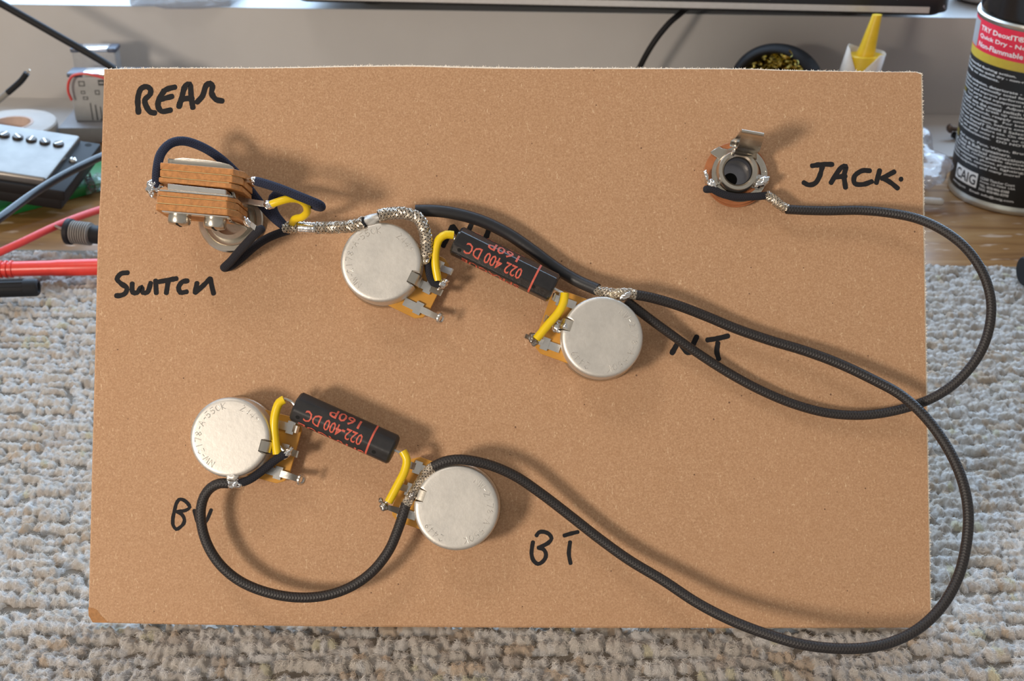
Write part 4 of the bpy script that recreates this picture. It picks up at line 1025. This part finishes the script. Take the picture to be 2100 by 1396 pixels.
to_obj('lettering', yel, 'label_yellow', ca_, parent=lb, smooth=False)
to_obj('cap', clean(lathe([(.01,91.9),(31.0,91.9),(32.0,92.4),(32.2,94),(31.4,122),(26,128),(20,131),(.01,132)], cc, ZA, XA, 64), .01), 'gloss_black', ca_)

# crumpled clear bag
def bag():
    bm = bmesh.new(); bmesh.ops.create_icosphere(bm, subdivisions=5, radius=1)
    c = G(1915, 385, 9)+XA*-15+YA*12; v = []
    for q in bm.verts:
        p = q.co; k = 1+.34*noise.noise(p*1.6+Vector((4,1,2)))+.16*noise.noise(p*3.1)
        v.append(Vector((c.x+p.x*25*k, c.y+14+p.y*34*k, max(.5, 13+p.z*15*k*(1.0+.25*p.y)))))
    f = [[w.index for w in x.verts] for x in bm.faces]; bm.free(); return Geo().add(v, f)
single('plastic_bag', bag(), 'clear_film', 'crumpled clear plastic bag between the board and the spray can', 'bag', sharp=3.2)
r = thing('wood_screw', 'brown round headed bolt lying on the desk behind the plastic bag', 'screw', G(1960, 268, 3), 'loose bolts')
qa, qb = G(1944, 263, 8), G(1995, 268, 6); ax = (qb-qa).normalized()
to_obj('head', clean(lathe([(.01,-.5),(1.6,-.3),(2.5,.8),(2.6,1.8),(1.4,2.4),(.01,2.4)], qa, ax, ZA, 20), .01), 'rust_iron', r)
to_obj('shank', tube([qa+ax*1, qb, qb+ax*14], 1.25, 10), 'rust_iron', r)
single('wood_screw', tube([G(1955,276,4), G(1995,292,4), G(2030,306,3)], lambda u: 1.9-.3*u, 10), 'black_plastic', 'dark stubby bolt lying just below the brown one behind the can', 'screw', group='loose bolts')
single('white_stick', tube([G(1850,409,4), G(1900,412,4), G(1928,414,4)], 1.9, 14, round_end=True), 'white_plastic', 'short white plastic stick poking out beside the board', 'stick')
single('tool_handle', bevel(lathe([(.01,0),(6,0),(7,6),(6.5,50),(4,56),(.01,57)], G(2097,556,12), Vector((1,.12,0)), ZA, 24), .3, 1), 'black_plastic', 'black tool handle just entering the frame at the right edge', 'tool')

# tip cleaner: black cup of brass wool, opening towards the viewer
tcn = W(1594, 178, 690); opn = (CAM-tcn).normalized(); opn = (opn+Vector((-.28, 0, .10))).normalized()
tr_ = thing('tip_cleaner', 'round black cup holding curly brass wool behind the top board edge', 'tip cleaner', (tcn.x, tcn.y, 0))
SR = 25.5
prof = [(.01,-SR)]
for i in range(1, 15):
    t = -PI/2+(PI*.80)*i/15; prof.append((SR*math.cos(t), SR*math.sin(t)))
t = -PI/2+PI*.80; rr2, zz2 = SR*math.cos(t), SR*math.sin(t)
prof += [(rr2*1.12, zz2*.95), (18.8, zz2+.2), (17.6, zz2-.4), (17.2, zz2-3), (16.5, zz2-12), (.01, zz2-13)]
prof = [(.01,-SR), (14,-SR*.86), (20,-SR*.6), (24.5,-SR*.25), (25.5, 0), (25.0, 5), (23.0, 9.5), (20.6, 12), (19.4, 12.4), (18.6, 11.8), (18.3, 8), (18.0, -4), (.01, -5)]
to_obj('cup', clean(lathe(prof, tcn, opn, XA, 56), .01), 'black_plastic', tr_)
to_obj('stand', clean(lathe([(.01,0),(22,0),(22.5,2),(20,3.5),(10,5),(8,9),(8,tcn.z-18),(.01,tcn.z-18)], (tcn.x, tcn.y, 0), ZA, XA, 40), .01), 'black_plastic', tr_)
bw_ = Geo(); rn = random.Random(9); ea = opn.orthogonal().normalized(); eb = opn.cross(ea)
for i in range(260):
    rr_, aa = 16.5*math.sqrt(rn.random()), rn.uniform(0, 6.28); q = tcn+(ea*math.cos(aa)+eb*math.sin(aa))*rr_+opn*rn.uniform(0, 9.5)
    u = Vector((rn.gauss(0,1), rn.gauss(0,1), rn.gauss(0,1))).normalized(); w = u.orthogonal().normalized(); x_ = u.cross(w); R0 = rn.uniform(1.2, 2.8)
    pts = [q+(w*math.cos(t*.6)+x_*math.sin(t*.6))*R0+u*(t*.35-1.5) for t in range(13)]
    bw_.merge(strip(pts, u, .9, .12))
o = to_obj('brass_wool', bw_, 'brass_wool', tr_); o['kind'] = 'stuff'

# glue bottle with long yellow nozzle
gb = W(1778, 150, 684); ztop = W(1795, 22, 684).z; zc = W(1775, 106, 684).z
gl = thing('glue_bottle', 'glue bottle with a long yellow nozzle in a white paper wrap', 'bottle', (gb.x, gb.y, 0))
tip = W(1799, 30, 686); bot = W(1776, 108, 684); ax = (tip-bot).normalized(); Ln = (tip-bot).length
to_obj('nozzle', clean(lathe([(.01,-12),(4.9,-12),(4.9,0),(4.3,3),(2.5,Ln),(.01,Ln)], bot, ax, XA, 32), .01), 'nozzle_yellow', gl)
to_obj('collar', clean(lathe([(.01,-22),(9.2,-22),(9.2,-1.5),(8.6,-.8),(4.5,-1.6),(.01,-1.6)], bot, ax, XA, 36), .01), 'nozzle_yellow', gl)
v = []; f = []; N_ = 60; lo = bot-ax*24; wx = (XA-ax*XA.dot(ax)).normalized(); wy = ax.cross(wx)
for i in range(N_+1):
    a = 2*PI*i/N_; d = wx*math.cos(a)+wy*math.sin(a)
    da = abs((a-(PI*1.5-.35)+PI) % (2*PI)-PI); top = 25.5-max(0, (0.85-da)/0.85)*13.5+.6*math.sin(a*3)
    v += [lo+d*10.2, lo+d*(10.4+.3*math.sin(a*5))+ax*top*.5, lo+d*(10.5+.4*math.sin(a*4))+ax*top]
for i in range(N_):
    for k in range(2): f.append([i*3+k, i*3+3+k, i*3+4+k, i*3+1+k])
wr = Geo().add(v, f)
o = to_obj('paper_wrap', wr, 'tissue', gl); mo = o.modifiers.new('thickness', 'SOLIDIFY'); mo.thickness = .0004
to_obj('bottle', clean(lathe([(.01,0),(15,0),(15.5,1),(15.5,bot.z-34),(11,bot.z-26),(9,bot.z-22),(.01,bot.z-22)], (bot.x, bot.y, 0), ZA, XA, 40), .01), 'white_plastic', gl)
# cable falling from the sill
single('hanging_cable', tube([W(1440,-5,742)+ZA*2, W(1400,24,722), W(1375,45,715), W(1350,74,712), W(1330,104,712), W(1312,138,714), W(1290,190,718), W(1280,220,724)], 1.65, 12), 'black_plastic', 'black cable dropping from the sill edge to behind the board, right of centre', 'cable')

# ================================================================== things on the sill
yf = 722.0
ea_, eb_ = W(592, 4, yf+8), W(1948, 31, yf-22); dl = (eb_-ea_); dl.z = 0; LL = dl.length; dl.normalize(); dn_ = Vector((-dl.y, dl.x, 0))
zb = (W(1300, 18.5, yf-7).z)
lp = thing('laptop', 'speckled black laptop with a grey lower edge strip overhanging the windowsill', 'laptop', (ea_.x+dl.x*LL/2, ea_.y+60, SILL))
o0 = Vector((ea_.x, ea_.y, 0))
def rr_box(x0, x1, y0, y1, rad, z0, z1, bw):
    pts = []
    for (cx_, cy_, st) in ((x1-rad, y0+rad, -PI/2), (x1-rad, y1-rad, 0), (x0+rad, y1-rad, PI/2), (x0+rad, y0+rad, PI)):
        for i in range(7):
            a = st+PI/2*i/6; pts.append(o0+dl*(cx_+rad*math.cos(a))+dn_*(cy_+rad*math.sin(a))+ZA*z0)
    return bevel(prism(pts, ZA*(z1-z0)), bw, 2, .8)
to_obj('base', rr_box(0, LL, 0, 160, 9, zb+1.2, zb+15, 1.0), 'speckled_black', lp)
to_obj('edge_strip', bevel(prism([o0+dl*9+dn_*-.25+ZA*(zb+1.4), o0+dl*(LL-11)+dn_*-.25+ZA*(zb+1.4), o0+dl*(LL-11)+dn_*3+ZA*(zb+1.4), o0+dl*9+dn_*3+ZA*(zb+1.4)], ZA*3.4), .25, 1), 'trim_grey', lp)
to_obj('bottom_plate', rr_box(4, LL-4, 1.5, 158, 8, zb-.2, zb+1.3, .3), 'black_plastic', lp)
for fx, fy in ((LL*.11, 45), (LL*.87, 45), (LL*.11, 140), (LL*.87, 140)):
    c = o0+dl*fx+dn_*fy
    to_obj('foot', clean(lathe([(.01,SILL),(8,SILL),(9,SILL+.5),(9,zb),(.01,zb)], (c.x, c.y, 0), ZA, XA, 24), .01), 'black_plastic', lp)
# smoky plastic blister at left
pc = W(355, 2, 744); v = []
gq = Geo(); pts = [(252,8),(300,10),(330,19),(395,19),(462,3),(470,-18),(250,-18)]
base = [W(x, y, 744) for x, y in pts]
gq = bevel(prism([Vector((p.x, 757-(i in (2,3))*6, SILL+.2)) if i < 5 else Vector((p.x, 790, SILL+.3)) for i, p in enumerate(base)], ZA*7), 1.2, 2)
single('plastic_tray', gq, 'smoky_plastic', 'smoky clear plastic tray on the windowsill at upper left', 'tray')
# cream dish at right
dc = Vector((W(2003,5,770).x+6, 775, SILL))
dd = thing('small_dish', 'cream rimmed dish with a dark inside on the sill by the can cap', 'dish', dc)
to_obj('dish', clean(lathe([(.01,0),(14,0),(20,3),(24,9),(24.5,11),(23.2,11.3),(22,9),(18,4),(.01,3)], dc, ZA, XA, 40), .01), 'white_plastic', dd)
to_obj('contents', clean(lathe([(.01,7),(20.6,7),(20.6,6)], dc, ZA, XA, 32), .01), 'navy_plastic', dd)
